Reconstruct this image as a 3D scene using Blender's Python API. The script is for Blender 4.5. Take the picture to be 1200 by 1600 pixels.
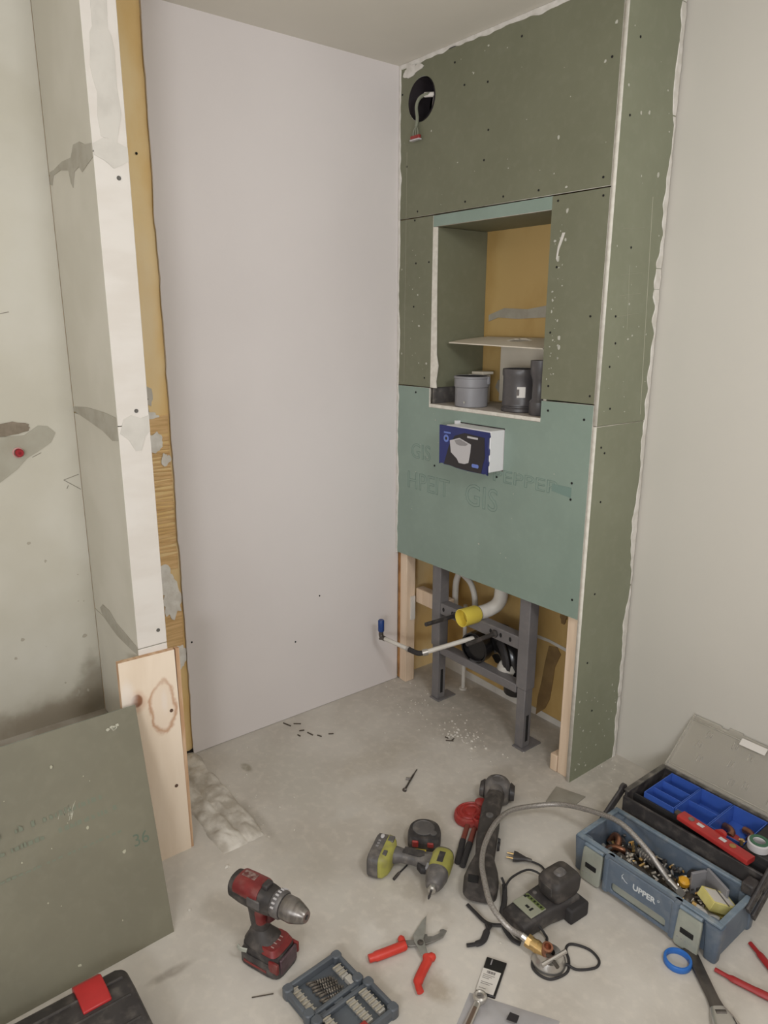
import bpy, bmesh, math, random
from mathutils import Vector as V, Matrix as M, noise as NZ

for o in list(bpy.data.objects):
    bpy.data.objects.remove(o)
SC = bpy.context.scene
COL = SC.collection
random.seed(7)
pi = math.pi

# ------------------------------------------------------------------ camera, light, exposure
def look(yaw, pitch, roll):
    f = V((-math.sin(yaw)*math.cos(pitch), math.cos(yaw)*math.cos(pitch), -math.sin(pitch)))
    r = V((math.cos(yaw), math.sin(yaw), 0)); u = r.cross(f)
    c, s = math.cos(roll), math.sin(roll)
    return f, c*r+s*u, -s*r+c*u
cam_d = bpy.data.cameras.new('camera'); cam = bpy.data.objects.new('camera', cam_d); COL.objects.link(cam)
F, Rr, U = look(math.radians(51.779), math.radians(14.702), math.radians(0.184))
m4 = M.Identity(4)
for i in range(3):
    m4[i][0], m4[i][1], m4[i][2] = Rr[i], U[i], -F[i]
m4.translation = (2.335, -1.905, 1.58)
cam.matrix_world = m4
cam_d.sensor_fit = 'VERTICAL'; cam_d.sensor_height = 32; cam_d.sensor_width = 24
cam_d.lens = 1128.72/1600*32
cam_d.clip_start = .02
SC.camera = cam

w = bpy.data.worlds.new('world'); SC.world = w; w.use_nodes = True
w.node_tree.nodes['Background'].inputs[0].default_value = (.8, .85, .95, 1)
w.node_tree.nodes['Background'].inputs[1].default_value = .3

def area(name, loc, target, size, power, color):
    d = bpy.data.lights.new(name, 'AREA'); d.shape = 'DISK'; d.size = size; d.energy = power; d.color = color
    o = bpy.data.objects.new(name, d); COL.objects.link(o); o.location = loc
    o.rotation_euler = (V(target)-V(loc)).to_track_quat('-Z', 'Y').to_euler()
    return o
area('ceiling_lamp_light', (2.75, -1.15, 2.25), (.9, -.5, .9), .5, 21, (.955, .985, 1.02))
area('ceiling_bounce_fill', (2.7, -2.7, 1.35), (1.5, -1.2, 2.5), .5, 33, (.955, .985, 1.02))  # added fill aimed up to brighten the ceiling; no lamp stands here
area('rear_fill_light', (2.4, -3.5, 1.35), (1.2, -.2, 1.3), 1.5, 27, (.93, .98, 1.04))  # added soft fill from behind the camera; the wall has no window

SC.view_settings.view_transform = 'Standard'; SC.view_settings.look = 'None'
SC.view_settings.gamma = 1; SC.view_settings.use_curve_mapping = False
SC.view_settings.exposure = -0.40

# ------------------------------------------------------------------ materials
def lin(c):
    r = []
    for x in c[:3]:
        x /= 255
        r.append(x/12.92 if x <= .04045 else ((x+.055)/1.055)**2.4)
    return (*r, 1)

def mat(name, c, c2=None, r=.6, m=0., scale=6, detail=6, bump=0., bscale=80, stretch=(1, 1, 1),
        spots=(), trans=0., dust=0., dustc=(170, 160, 148), lo=.35, hi=.65, wave=None):
    mt = bpy.data.materials.new(name); mt.use_nodes = True
    nt = mt.node_tree; N = nt.nodes; L = nt.links
    p = N['Principled BSDF']
    p.inputs['Roughness'].default_value = r; p.inputs['Metallic'].default_value = m
    p.inputs['Transmission Weight'].default_value = trans
    if not (c2 or spots or bump or dust or wave):
        p.inputs['Base Color'].default_value = lin(c); return mt
    tc = N.new('ShaderNodeTexCoord'); mp = N.new('ShaderNodeMapping')
    mp.inputs['Scale'].default_value = stretch
    L.new(tc.outputs['Object'], mp.inputs['Vector'])
    def noise(s, d=6):
        n = N.new('ShaderNodeTexNoise'); n.inputs['Scale'].default_value = s; n.inputs['Detail'].default_value = d
        L.new(mp.outputs[0], n.inputs['Vector']); return n.outputs['Fac']
    def ramp(src, a, b):
        n = N.new('ShaderNodeMapRange'); n.interpolation_type = 'SMOOTHSTEP'
        n.inputs[1].default_value = a; n.inputs[2].default_value = b
        L.new(src, n.inputs[0]); return n.outputs[0]
    def math_(op, a, b):
        n = N.new('ShaderNodeMath'); n.operation = op
        for k, x in enumerate((a, b)):
            if isinstance(x, (int, float)): n.inputs[k].default_value = x
            else: L.new(x, n.inputs[k])
        return n.outputs[0]
    def mix(fac, a, b):
        n = N.new('ShaderNodeMix'); n.data_type = 'RGBA'
        if isinstance(fac, float): n.inputs[0].default_value = fac
        else: L.new(fac, n.inputs[0])
        for k, x in ((6, a), (7, b)):
            if isinstance(x, tuple): n.inputs[k].default_value = lin(x)
            else: L.new(x, n.inputs[k])
        return n.outputs[2]
    col = c
    if c2: col = mix(ramp(noise(scale, detail), lo, hi), c, c2)
    if wave:   # (colour, scale, direction, distortion, strength)
        wn = N.new('ShaderNodeTexWave'); wn.wave_type = 'BANDS'; wn.bands_direction = wave[2]
        wn.inputs['Scale'].default_value = wave[1]; wn.inputs['Distortion'].default_value = wave[3]
        wn.inputs['Detail'].default_value = 3; wn.inputs['Detail Scale'].default_value = 1.5
        L.new(tc.outputs['Object'], wn.inputs['Vector'])
        col = mix(math_('MULTIPLY', wn.outputs['Fac'], wave[4]), col, wave[0])
    if spots:
        wob = N.new('ShaderNodeTexNoise'); wob.inputs['Scale'].default_value = 18; wob.inputs['Detail'].default_value = 5
        L.new(tc.outputs['Object'], wob.inputs['Vector'])
    for s in spots:   # (centre, radii, colour, softness, wobble, strength)
        ce, ra, sc_, soft, wb, st = s
        sm = N.new('ShaderNodeMapping'); sm.vector_type = 'POINT'
        sm.inputs['Location'].default_value = [-a/b for a, b in zip(ce, ra)]
        sm.inputs['Scale'].default_value = [1/b for b in ra]
        L.new(tc.outputs['Object'], sm.inputs['Vector'])
        ln = N.new('ShaderNodeVectorMath'); ln.operation = 'LENGTH'; L.new(sm.outputs[0], ln.inputs[0])
        d = math_('ADD', ln.outputs['Value'], math_('MULTIPLY', math_('SUBTRACT', wob.outputs['Fac'], .5), wb))
        f = math_('MULTIPLY', ramp(d, 1+soft, 1-soft), st)
        col = mix(f, col, sc_)
    if dust:
        f = math_('MULTIPLY', ramp(noise(34, 8), .46, .72), dust)
        col = mix(f, col, dustc)
    if isinstance(col, tuple): p.inputs['Base Color'].default_value = lin(col)
    else: L.new(col, p.inputs['Base Color'])
    if bump:
        b = N.new('ShaderNodeBump'); b.inputs['Strength'].default_value = min(1, bump); b.inputs['Distance'].default_value = .002
        L.new(noise(bscale, 6), b.inputs['Height']); L.new(b.outputs[0], p.inputs['Normal'])
    return mt

WHITE = (222, 216, 211)
m_white = mat('white_plaster', (226, 218, 214), (221, 213, 209), r=.75, scale=1.3, bump=.12, bscale=60)
m_whiteC = mat('white_plaster_right', (205, 199, 188), (200, 194, 183), r=.75, scale=1.0, bump=.15, bscale=40)
m_ceil = mat('ceiling_paint', (230, 224, 212), (225, 219, 207), r=.85, scale=2, bump=.1)
m_floor = mat('concrete_screed', (204, 197, 187), (189, 181, 170), r=.8, scale=3.2, detail=12, bump=.7, bscale=26, dust=.28, dustc=(222, 213, 200),
    spots=[((.20, -.86, 0), (.025, .014, .1), (128, 118, 96), .5, 1.2, .8),
           ((.55, .1, 0), (.5, .2, .1), (150, 142, 130), .6, 1.0, .55),  # shade beneath the boxed wall, painted into the floor colour
           ((.35, -.75, 0), (.25, .1, .1), (192, 186, 175), .6, 1.6, .6),
           ((.86, -.95, 0), (.2, .07, .1), (194, 188, 178), .5, 2.2, .5),
           ((1.08, -.95, 0), (.05, .03, .1), (205, 199, 190), .6, 2.2, .8),
           ((1.17, -.66, 0), (.04, .03, .1), (203, 197, 188), .6, 2.0, .7),
           ((.63, -.72, 0), (.03, .05, .1), (201, 195, 186), .6, 2.0, .7),
           ((.86, -1.42, 0), (.012, .05, .1), (140, 130, 118), .6, 1.4, .6),
           ((1.02, -.75, 0), (.09, .05, .1), (168, 158, 143), .7, 2.2, .6), ((.75, -.55, 0), (.12, .06, .1), (176, 166, 152), .7, 2.2, .5),
           ((.45, -.45, 0), (.06, .16, .1), (178, 168, 153), .7, 2.2, .5), ((1.2, -1.1, 0), (.05, .1, .1), (172, 162, 147), .7, 2.2, .5),
           ((.47, -.97, 0), (.1, .02, .1), (150, 141, 128), .6, 1.6, .5),
           ((1.3, -.92, 0), (.05, .03, .1), (150, 134, 112), .6, 1.8, .6),
           ((.72, -1.02, 0), (.05, .08, .1), (198, 192, 183), .6, 2.2, .55)])
m_rough = mat('rough_screed', (218, 211, 200), (182, 173, 160), r=.95, scale=18, detail=10, bump=.9, bscale=45)
m_nearleft = mat('bare_plaster', (202, 197, 184), (190, 184, 168), r=.85, scale=2.2, detail=8, bump=.25, bscale=30,
    spots=[((.065, -1.43, .36), (.1, .26, .06), (140, 128, 110), .6, 1.4, .8),
           ((.065, -1.32, .42), (.1, .05, .10), (128, 118, 100), .6, 1.4, .75),
           ((.065, -1.36, .72), (.1, .10, .05), (188, 182, 166), .7, 1.5, .5),
           ((.065, -1.52, 1.9), (.1, .1, .3), (198, 192, 174), .7, 1.5, .5)])
m_ledge = mat('ledge_cement', (170, 162, 150), (150, 140, 126), r=.9, scale=9, detail=9, bump=.4, bscale=40)
m_cement = mat('patch_cement', (168, 163, 148), (158, 152, 136), r=.9, scale=12, bump=.3, bscale=60)
m_cement2 = mat('raw_mortar', (140, 128, 112), (122, 110, 94), r=.95, scale=22, bump=.7, bscale=70)
m_block = mat('gypsum_block', (204, 198, 184), (196, 190, 175), r=.85, scale=4, bump=.1)
m_block_lit = mat('gypsum_block_lit', (219, 212, 203), (213, 205, 195), r=.8, scale=5, bump=.15, bscale=30, stretch=(1, 1, 3))  # lighter copy of the block colour: lit look painted on the end face
m_filler = mat('joint_filler', (172, 166, 152), (162, 155, 140), r=.9, scale=20, bump=.3)
m_fillerw = mat('white_filler', (220, 214, 206), (206, 200, 190), r=.85, scale=30, bump=.5, bscale=120)
m_smear = mat('grey_smear', (206, 200, 190), (196, 190, 180), r=.85, scale=16, bump=.25)
m_yellow = mat('primed_yellow_board', (250, 224, 172), (242, 206, 140), r=.7, scale=7, detail=8, bump=.15, stretch=(1, 1, .5),
    spots=[((0, -1.02, 1.62), (.1, .03, .22), (242, 222, 186), .8, 1.2, .6),
           ((0, -1.02, .55), (.1, .08, .3), (216, 178, 114), .7, 1.4, .4)])
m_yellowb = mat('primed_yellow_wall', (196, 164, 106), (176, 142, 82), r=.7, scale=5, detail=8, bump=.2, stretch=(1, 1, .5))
m_brown = mat('combed_adhesive', (236, 198, 144), (214, 174, 118), r=.8, scale=8, stretch=(1, 1, 12), detail=6, bump=.5, bscale=20)
m_gp = mat('green_board_paper', (119, 119, 97), (115, 115, 93), r=.62, scale=5, detail=9, bump=.05, dust=.05, dustc=(176, 172, 156))
m_gps = mat('green_board_paper_side', (132, 134, 112), (127, 129, 107), r=.62, scale=4, detail=9, bump=.05, dust=.05, dustc=(180, 178, 164))
m_tq = mat('turquoise_board_paper', (138, 154, 142), (132, 148, 136), r=.34, scale=4, detail=9, bump=.04, dust=.04, dustc=(190, 200, 190))
m_tqp = mat('turquoise_board_print', (118, 140, 130), r=.6)
m_gyp = mat('gypsum_core', (226, 220, 208), (212, 205, 192), r=.9, scale=40, bump=.4, bscale=150)
m_sheet = mat('leaning_sheet_paper', (124, 119, 100), (117, 112, 94), r=.6, scale=4, detail=9, bump=.05, dust=.05, dustc=(170, 168, 148))
m_sheetp = mat('sheet_print', (98, 108, 92), r=.7)
m_scuff = mat('board_scuff', (186, 183, 170), r=.9)
m_wood = mat('pale_spruce', (228, 204, 178), (212, 186, 158), r=.7, scale=5, stretch=(6, 6, .5), bump=.12, bscale=30)
m_woodbark = mat('dark_wane', (176, 128, 78), (140, 96, 56), r=.85, scale=16, bump=.8, bscale=40)
m_ply = mat('plywood_face', (240, 222, 200), (230, 210, 186), r=.65, scale=4, detail=7, stretch=(3, 3, .5), bump=.06,
    spots=[((.47, -1.245, .50), (.05, .036, .085), (188, 142, 108), .12, 1.0, .85),
           ((.47, -1.245, .505), (.05, .029, .073), (238, 220, 198), .15, 1.0, .9),
           ((.47, -1.318, .548), (.05, .015, .018), (92, 52, 40), .2, .8, 1),
           ((.47, -1.318, .545), (.05, .024, .03), (188, 134, 96), .4, .8, .4),
           ((.47, -1.24, .52), (.05, .008, .03), (236, 220, 204), .6, 1.8, .8),
           ((.47, -1.345, .56), (.05, .02, .04), (238, 226, 214), .6, 1.8, .7)])
m_plyedge = mat('plywood_edge', (212, 180, 148), (188, 148, 112), r=.7, scale=60, stretch=(1, 1, .1))
m_steel = mat('frame_grey_steel', (122, 118, 118), (114, 110, 110), r=.5, m=.15, scale=6, dust=.1)
m_black = mat('black_plastic', (50, 46, 46), (60, 56, 55), r=.5, scale=20, dust=.16)
m_blackr = mat('black_rubber', (46, 43, 43), r=.7)
m_blackd = mat('dusty_black_plastic', (62, 57, 54), (50, 46, 44), r=.6, scale=18, dust=.35, dustc=(128, 118, 110))
m_hole = mat('hole_dark', (26, 24, 23), r=.9)
m_whitep = mat('white_plastic', (226, 224, 224), r=.4)
m_whitepipe = mat('white_pipe', (216, 210, 200), (204, 197, 186), r=.5, scale=14)
m_yellowp = mat('yellow_cap_plastic', (236, 214, 92), (228, 204, 84), r=.4, scale=8)
m_bluep = mat('blue_plastic', (30, 62, 122), r=.4)
m_redp = mat('red_plastic', (162, 50, 44), (144, 42, 38), r=.45, scale=14, dust=.12)
m_redcap = mat('red_plug_plastic', (150, 30, 40), r=.4)
m_pipeg = mat('light_grey_pvc', (142, 140, 142), (134, 132, 134), r=.45, scale=8)
m_piped = mat('dark_grey_pvc', (84, 80, 80), (76, 72, 72), r=.4, scale=8, dust=.06)
m_foam = mat('white_foam_sheet', (216, 206, 188), (208, 198, 180), r=.7, scale=6)
m_blueb = mat('printed_blue_card', (44, 52, 112), (36, 44, 98), r=.45, scale=6)
m_darkb = mat('printed_dark_card', (44, 40, 42), r=.45)
m_printw = mat('printed_white', (196, 192, 192), r=.5)
m_printg = mat('printed_grey', (146, 142, 142), r=.5)
m_printlb = mat('printed_light_blue', (110, 130, 200), r=.5)
m_chrome = mat('worn_steel', (196, 192, 186), r=.28, m=.85)
m_steeld = mat('dark_steel', (92, 86, 82), (110, 104, 98), r=.42, m=.8, scale=30)
m_brass = mat('brass', (204, 172, 116), (186, 152, 98), r=.32, m=.85, scale=20)
m_copper = mat('copper', (176, 124, 98), (140, 96, 74), r=.35, m=.85, scale=20)
m_braid = mat('braided_steel', (172, 166, 160), (140, 134, 128), r=.42, m=.5, scale=300)
m_lime = mat('lime_plastic', (172, 168, 84), (150, 146, 72), r=.5, scale=16, dust=.5, dustc=(140, 132, 96))
m_greyp = mat('grey_tool_plastic', (98, 94, 92), (82, 78, 76), r=.5, scale=20, dust=.3)
m_redt = mat('red_tool_shell', (132, 44, 42), (108, 34, 34), r=.45, scale=18, dust=.28, dustc=(150, 110, 100))
m_redg = mat('red_grip', (206, 62, 48), (192, 52, 40), r=.4, scale=12)
m_case = mat('bit_case_grey', (92, 97, 102), (84, 88, 93), r=.5, scale=10)
m_bit = mat('bit_steel', (196, 188, 172), r=.35, m=.6)
m_bitrail = mat('bit_rail_plastic', (178, 172, 162), r=.5)
m_tb = mat('toolbox_blue_grey', (102, 114, 128), (92, 104, 118), r=.5, scale=6, dust=.22, dustc=(150, 152, 150))
m_tbrim = mat('toolbox_rim_dust', (120, 134, 146), (104, 118, 130), r=.6, scale=18, dust=.35, dustc=(178, 176, 168))
m_latch = mat('grey_latch', (160, 162, 150), (148, 150, 138), r=.3, scale=16, dust=.3)
m_bin = mat('blue_bin_plastic', (66, 100, 182), (58, 90, 168), r=.35, scale=8)
m_lid = mat('smoky_lid', (250, 246, 238), r=.25, trans=.85)
m_bluer = mat('blue_ring_plastic', (48, 108, 186), r=.4)
m_card = mat('card_black', (34, 31, 30), r=.25)
m_paper = mat('label_paper', (214, 208, 200), r=.6)
m_ink = mat('label_ink', (120, 114, 110), r=.7)
m_bag = mat('clear_bag', (226, 222, 222), r=.22, trans=.55)
m_lcd = mat('charger_label', (150, 150, 132), r=.4)
m_lcd2 = mat('charger_label_green', (96, 108, 58), r=.4)
m_crumb = mat('plaster_crumb', (206, 199, 188), r=.95)
m_dark_crumb = mat('dark_crumb', (76, 66, 56), r=.9)
m_cream = mat('cream_cardboard', (226, 214, 140), (214, 200, 120), r=.6, scale=20)
m_green = mat('green_insulation', (60, 100, 76), r=.5)
m_stain = mat('dark_damp_stain', (142, 114, 72), (122, 96, 60), r=.85, scale=12)
m_duct = mat('duct_dark', (56, 50, 52), r=.5)
m_cable = mat('grey_green_cable', (128, 130, 112), r=.5)

# ------------------------------------------------------------------ builders
WM = {}
def wm(o): return WM.get(o.name, M.Identity(4))

def tag(o, label=None, cat=None, group=None, kind=None):
    if label: o['label'] = label
    if cat: o['category'] = cat
    if group: o['group'] = group
    if kind: o['kind'] = kind
    return o

def thing(name, label, cat, loc=(0, 0, 0), rot=None, group=None):
    o = bpy.data.objects.new(name, None); COL.objects.link(o)
    mt = M.Translation(V(loc))
    if rot is not None: mt = mt @ (rot if isinstance(rot, M) else M.Rotation(rot, 4, 'Z'))
    o.matrix_world = mt; o.empty_display_size = .05
    WM[o.name] = mt
    return tag(o, label, cat, group)

def struct_root(name):
    o = bpy.data.objects.new(name, None); COL.objects.link(o); o['kind'] = 'structure'; o.empty_display_size = .05
    WM[o.name] = M.Identity(4); return o

def cr(pts, k=6, closed=False):
    pts = [V(p) for p in pts]; n = len(pts); out = []
    rng = n if closed else n-1
    for i in range(rng):
        p0 = pts[(i-1) % n] if (closed or i) else pts[0]
        p1 = pts[i]; p2 = pts[(i+1) % n]
        p3 = pts[(i+2) % n] if (closed or i+2 < n) else pts[-1]
        for j in range(k):
            t = j/k
            out.append(.5*((2*p1)+(p2-p0)*t+(2*p0-5*p1+4*p2-p3)*t*t+(3*p1-p0-3*p2+p3)*t**3))
    if not closed: out.append(pts[-1])
    return out

class B:
    def __init__(s, T=None):
        s.bm = bmesh.new(); s.T = T or M.Identity(4); s.mi = 0
    def v(s, p): return s.bm.verts.new(s.T @ V(p))
    def f(s, vs):
        try:
            fc = s.bm.faces.new(vs); fc.material_index = s.mi; return fc
        except ValueError: return None
    def box(s, x0, x1, y0, y1, z0, z1):
        c = [s.v((x, y, z)) for z in (z0, z1) for x, y in ((x0, y0), (x1, y0), (x1, y1), (x0, y1))]
        for q in ((3, 2, 1, 0), (4, 5, 6, 7), (0, 1, 5, 4), (1, 2, 6, 5), (2, 3, 7, 6), (3, 0, 4, 7)):
            s.f([c[i] for i in q])
        return s
    def rings(s, rings, cap0=True, cap1=True, closed=False):
        R = [[s.v(p) for p in r] for r in rings]; n = len(R[0])
        m = len(R) if closed else len(R)-1
        for a in range(m):
            A, Bq = R[a], R[(a+1) % len(R)]
            for i in range(n): s.f([A[i], A[(i+1) % n], Bq[(i+1) % n], Bq[i]])
        if not closed:
            if cap0: s.f(R[0][::-1])
            if cap1: s.f(R[-1])
        return s
    def tube(s, pts, r, n=8, closed=False, flat=1., caps=True):
        pts = [V(p) for p in pts]; N_ = len(pts)
        rr = r if isinstance(r, (list, tuple)) else [r]*N_
        ref = None; rings = []
        for i, p in enumerate(pts):
            if closed: t = pts[(i+1) % N_]-pts[i-1]
            else: t = pts[min(i+1, N_-1)]-pts[max(i-1, 0)]
            t.normalize()
            if ref is None:
                ref = V((0, 0, 1)) if abs(t.z) < .9 else V((1, 0, 0))
            a = t.cross(ref); a.normalize(); b = a.cross(t); ref = b
            q = rr[int(i*(len(rr)-1)/max(1, N_-1))] if len(rr) != N_ else rr[i]
            rings.append([p+a*q*math.cos(2*pi*k/n)+b*q*flat*math.sin(2*pi*k/n) for k in range(n)])
        return s.rings(rings, caps, caps, closed)
    def cyl(s, p0, p1, r0, r1=None, n=16):
        p0, p1 = V(p0), V(p1); r1 = r0 if r1 is None else r1
        t = (p1-p0).normalized(); a = t.orthogonal().normalized(); b = t.cross(a)
        return s.rings([[p+a*r*math.cos(2*pi*k/n)+b*r*math.sin(2*pi*k/n) for k in range(n)] for p, r in ((p0, r0), (p1, r1))])
    def lathe(s, prof, p0=(0, 0, 0), ax=(0, 0, 1), n=24, caps=True, squash=(1, 1), closed=False):
        p0 = V(p0); t = V(ax).normalized()
        a = V((1, 0, 0)) if abs(t.x) < .9 else V((0, 1, 0))
        a = (a-t*a.dot(t)).normalized(); b = t.cross(a)
        return s.rings([[p0+t*h+a*r*squash[0]*math.cos(2*pi*k/n)+b*r*squash[1]*math.sin(2*pi*k/n) for k in range(n)] for r, h in prof], caps, caps, closed)
    def loft(s, secs, n=20, caps=True):
        """secs: (centre, u, v, half_u, half_v, exponent)"""
        rings = []
        for c, u, v_, hu, hv, e in secs:
            c, u, v_ = V(c), V(u), V(v_); r = []
            for k in range(n):
                th = 2*pi*(k+.5)/n; co, si = math.cos(th), math.sin(th)
                r.append(c+u*hu*math.copysign(abs(co)**(2/e), co)+v_*hv*math.copysign(abs(si)**(2/e), si))
            rings.append(r)
        return s.rings(rings, caps, caps)
    def prism(s, pts, z0, z1, inset=0., top=None):
        n = len(pts)
        if inset:
            c = V((sum(p[0] for p in pts)/n, sum(p[1] for p in pts)/n))
            def ins(d): return [(p[0]+(c.x-p[0])*d, p[1]+(c.y-p[1])*d) for p in pts]
            h = (z1-z0)
            rs = [[(*p, z0) for p in ins(inset)], [(*p, z0+h*.25) for p in pts], [(*p, z0+h*.75) for p in pts], [(*p, z1) for p in ins(inset)]]
        else: rs = [[(*p, z0) for p in pts], [(*p, z1) for p in pts]]
        return s.rings(rs)
    def obj(s, name, mats, parent=None, bevel=0., seg=2, ang=38, world=True, kind=None, label=None, smooth=True):
        if world and parent is not None:
            s.bm.transform(wm(parent).inverted())
        bmesh.ops.recalc_face_normals(s.bm, faces=s.bm.faces[:])
        me = bpy.data.meshes.new(name); s.bm.to_mesh(me); s.bm.free()
        return finish(me, name, mats, parent, bevel, seg, ang, kind, label, smooth)

def finish(me, name, mats, parent=None, bevel=0., seg=2, ang=38, kind=None, label=None, smooth=True):
    for m in (mats if isinstance(mats, (list, tuple)) else [mats]): me.materials.append(m)
    if smooth:
        for p in me.polygons: p.use_smooth = True
        me.set_sharp_from_angle(angle=math.radians(ang))
    o = bpy.data.objects.new(name, me); COL.objects.link(o)
    if parent is not None:
        o.parent = parent; WM[o.name] = wm(parent)
    if bevel:
        b = o.modifiers.new('bevel', 'BEVEL'); b.width = bevel; b.segments = seg; b.limit_method = 'ANGLE'
        b.angle_limit = math.radians(35); b.use_clamp_overlap = True
    if kind: o['kind'] = kind
    if label: o['label'] = label
    return o

def curve_mesh(cu):
    o = bpy.data.objects.new('tmp', cu); COL.objects.link(o)
    dg = bpy.context.evaluated_depsgraph_get(); dg.update()
    me = bpy.data.meshes.new_from_object(o.evaluated_get(dg))
    bpy.data.objects.remove(o); bpy.data.curves.remove(cu)
    return me

# plane matrices: local (x, y, z) -> world
XZ = M(((1, 0, 0, 0), (0, 0, -1, 0), (0, 1, 0, 0), (0, 0, 0, 1)))      # x->X, y->Z, z->-Y (towards the room)
YZ = M(((0, 0, 1, 0), (1, 0, 0, 0), (0, 1, 0, 0), (0, 0, 0, 1)))       # x->Y, y->Z, z->X

def plate(outer, holes, th, T, name, mats, parent=None, world=True, edge=True, **kw):
    """flat sheet cut to an outline with holes; front face at local z=0, back at z=-th; slot 1 = cut edges"""
    cu = bpy.data.curves.new('tmp', 'CURVE'); cu.dimensions = '2D'; cu.fill_mode = 'BOTH'; cu.extrude = th/2
    for poly in [outer]+list(holes):
        sp = cu.splines.new('POLY'); sp.points.add(len(poly)-1); sp.use_cyclic_u = True
        for q, p in zip(sp.points, poly): q.co = (p[0], p[1], 0, 1)
    me = curve_mesh(cu)
    me.transform(T @ M.Translation((0, 0, -th/2))); me.materials.clear()
    nrm = (T.to_3x3() @ V((0, 0, 1)))
    bm = bmesh.new(); bm.from_mesh(me); bmesh.ops.remove_doubles(bm, verts=bm.verts[:], dist=1e-5)
    bmesh.ops.recalc_face_normals(bm, faces=bm.faces[:])
    if edge and isinstance(mats, (list, tuple)):
        for f in bm.faces: f.material_index = 0 if abs(f.normal.dot(nrm)) > .7 else 1
    if world and parent is not None: bm.transform(wm(parent).inverted())
    bm.to_mesh(me); bm.free()
    return finish(me, name, mats, parent, smooth=False, **kw)

def text(s, size, T, name, m, parent=None, outline=0., extrude=.0003, align='CENTER', bold=0., **kw):
    cu = bpy.data.curves.new('tmp', 'FONT'); cu.body = s; cu.size = size; cu.align_x = align; cu.align_y = 'CENTER'
    if outline: cu.fill_mode = 'NONE'; cu.bevel_depth = outline; cu.bevel_resolution = 0; cu.resolution_u = 3
    else: cu.extrude = extrude; cu.resolution_u = 3; cu.offset = bold
    me = curve_mesh(cu); me.transform(T)
    if parent is not None: me.transform(wm(parent).inverted())
    me.materials.clear()
    return finish(me, name, m, parent, smooth=False, **kw)

def arc(cx, cy, r, a0, a1, n=12, ry=None):
    ry = ry or r
    return [(cx+r*math.cos(a0+(a1-a0)*i/n), cy+ry*math.sin(a0+(a1-a0)*i/n)) for i in range(n+1)]
def circ(cx, cy, r, n=24, ry=None): return arc(cx, cy, r, 0, 2*pi*(n-1)/n, n-1, ry)
def rrect(x0, x1, y0, y1, r, n=4):
    return arc(x1-r, y1-r, r, 0, pi/2, n)+arc(x0+r, y1-r, r, pi/2, pi, n)+arc(x0+r, y0+r, r, pi, 1.5*pi, n)+arc(x1-r, y0+r, r, 1.5*pi, 2*pi, n)
def blob(cx, cy, rx, ry, seed, n=26, rough=.35):
    out = []
    for i in range(n):
        a = 2*pi*i/n; k = 1+rough*(NZ.noise(V((math.cos(a)*1.6, math.sin(a)*1.6, seed*3.1)))+.6*NZ.noise(V((math.cos(a)*5, math.sin(a)*5, seed*1.7))))
        out.append((cx+rx*k*math.cos(a), cy+ry*k*math.sin(a)))
    return out
def patch(pts, T, off, th, name, m, parent, **kw):
    b = B(T); b.prism(pts, off, off+th); return b.obj(name, m, parent, **kw)

def ragged(T, length, w0, w1, th, seed, name, m, parent, n=90, base=0., kind=None):
    """plaster strip along local x: straight edge at y=0, ragged edge at y=w; stands th proud of local z=0"""
    b = B(T); rows = []
    for i in range(n+1):
        x = length*i/n
        k = .5+.9*NZ.noise(V((x*5, seed, 0)))+.55*NZ.noise(V((x*23, seed, 4)))
        wv = w0+(w1-w0)*max(0, min(1.25, k)); t = th*(.6+.5*NZ.noise(V((x*30, seed, 9))))
        rows.append([(x, 0, base), (x, wv, base), (x, wv*.8, base+t), (x, 0, base+t)])
    b.rings(rows); return b.obj(name, m, parent, kind=kind, smooth=False)

def screws(pts, T, name, parent, r=.0036, m=None):
    b = B(T)
    for x, y in pts: b.lathe([(r, .0000), (r, .0012), (r*.55, .0004)], (x, y, 0), n=8)
    return b.obj(name, m or m_hole, parent, kind='stuff')

def scuffs(T, x0, x1, y0, y1, n, seed, name, parent, m=None, smax=.006):
    rnd = random.Random(seed); b = B(T)
    for i in range(n):
        s = smax*rnd.random()**2+.0012
        b.prism(blob(rnd.uniform(x0, x1), rnd.uniform(y0, y1), s, s*rnd.uniform(.5, 1.6), seed+i, 7, .6), 0, .0007)
    return b.obj(name, m or m_scuff, parent, kind='stuff', smooth=False)

# ------------------------------------------------------------------ room shell
RX, FY, CZ = 3.7, -3.8, 2.5
fl = B(); fl.box(-.3, RX+.1, FY-.1, .5, -.1, 0); floor = fl.obj('floor', m_floor, kind='structure')
WM['floor'] = M.Identity(4)
B().box(-.3, RX+.1, FY-.1, .5, CZ, CZ+.1).obj('ceiling', m_ceil, kind='structure')
wl = B().box(0, .0, 0, 0, 0, 0)
wl.bm.free()
wall_left = struct_root('wall_left')
B().box(-.0125, 0, -.974, .0125, .002, CZ).obj('plasterboard', m_white, wall_left)
B().box(-.1, -.0135, -1.32, .285, 0, CZ).obj('backing_wall', m_yellow, wall_left)
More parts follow.
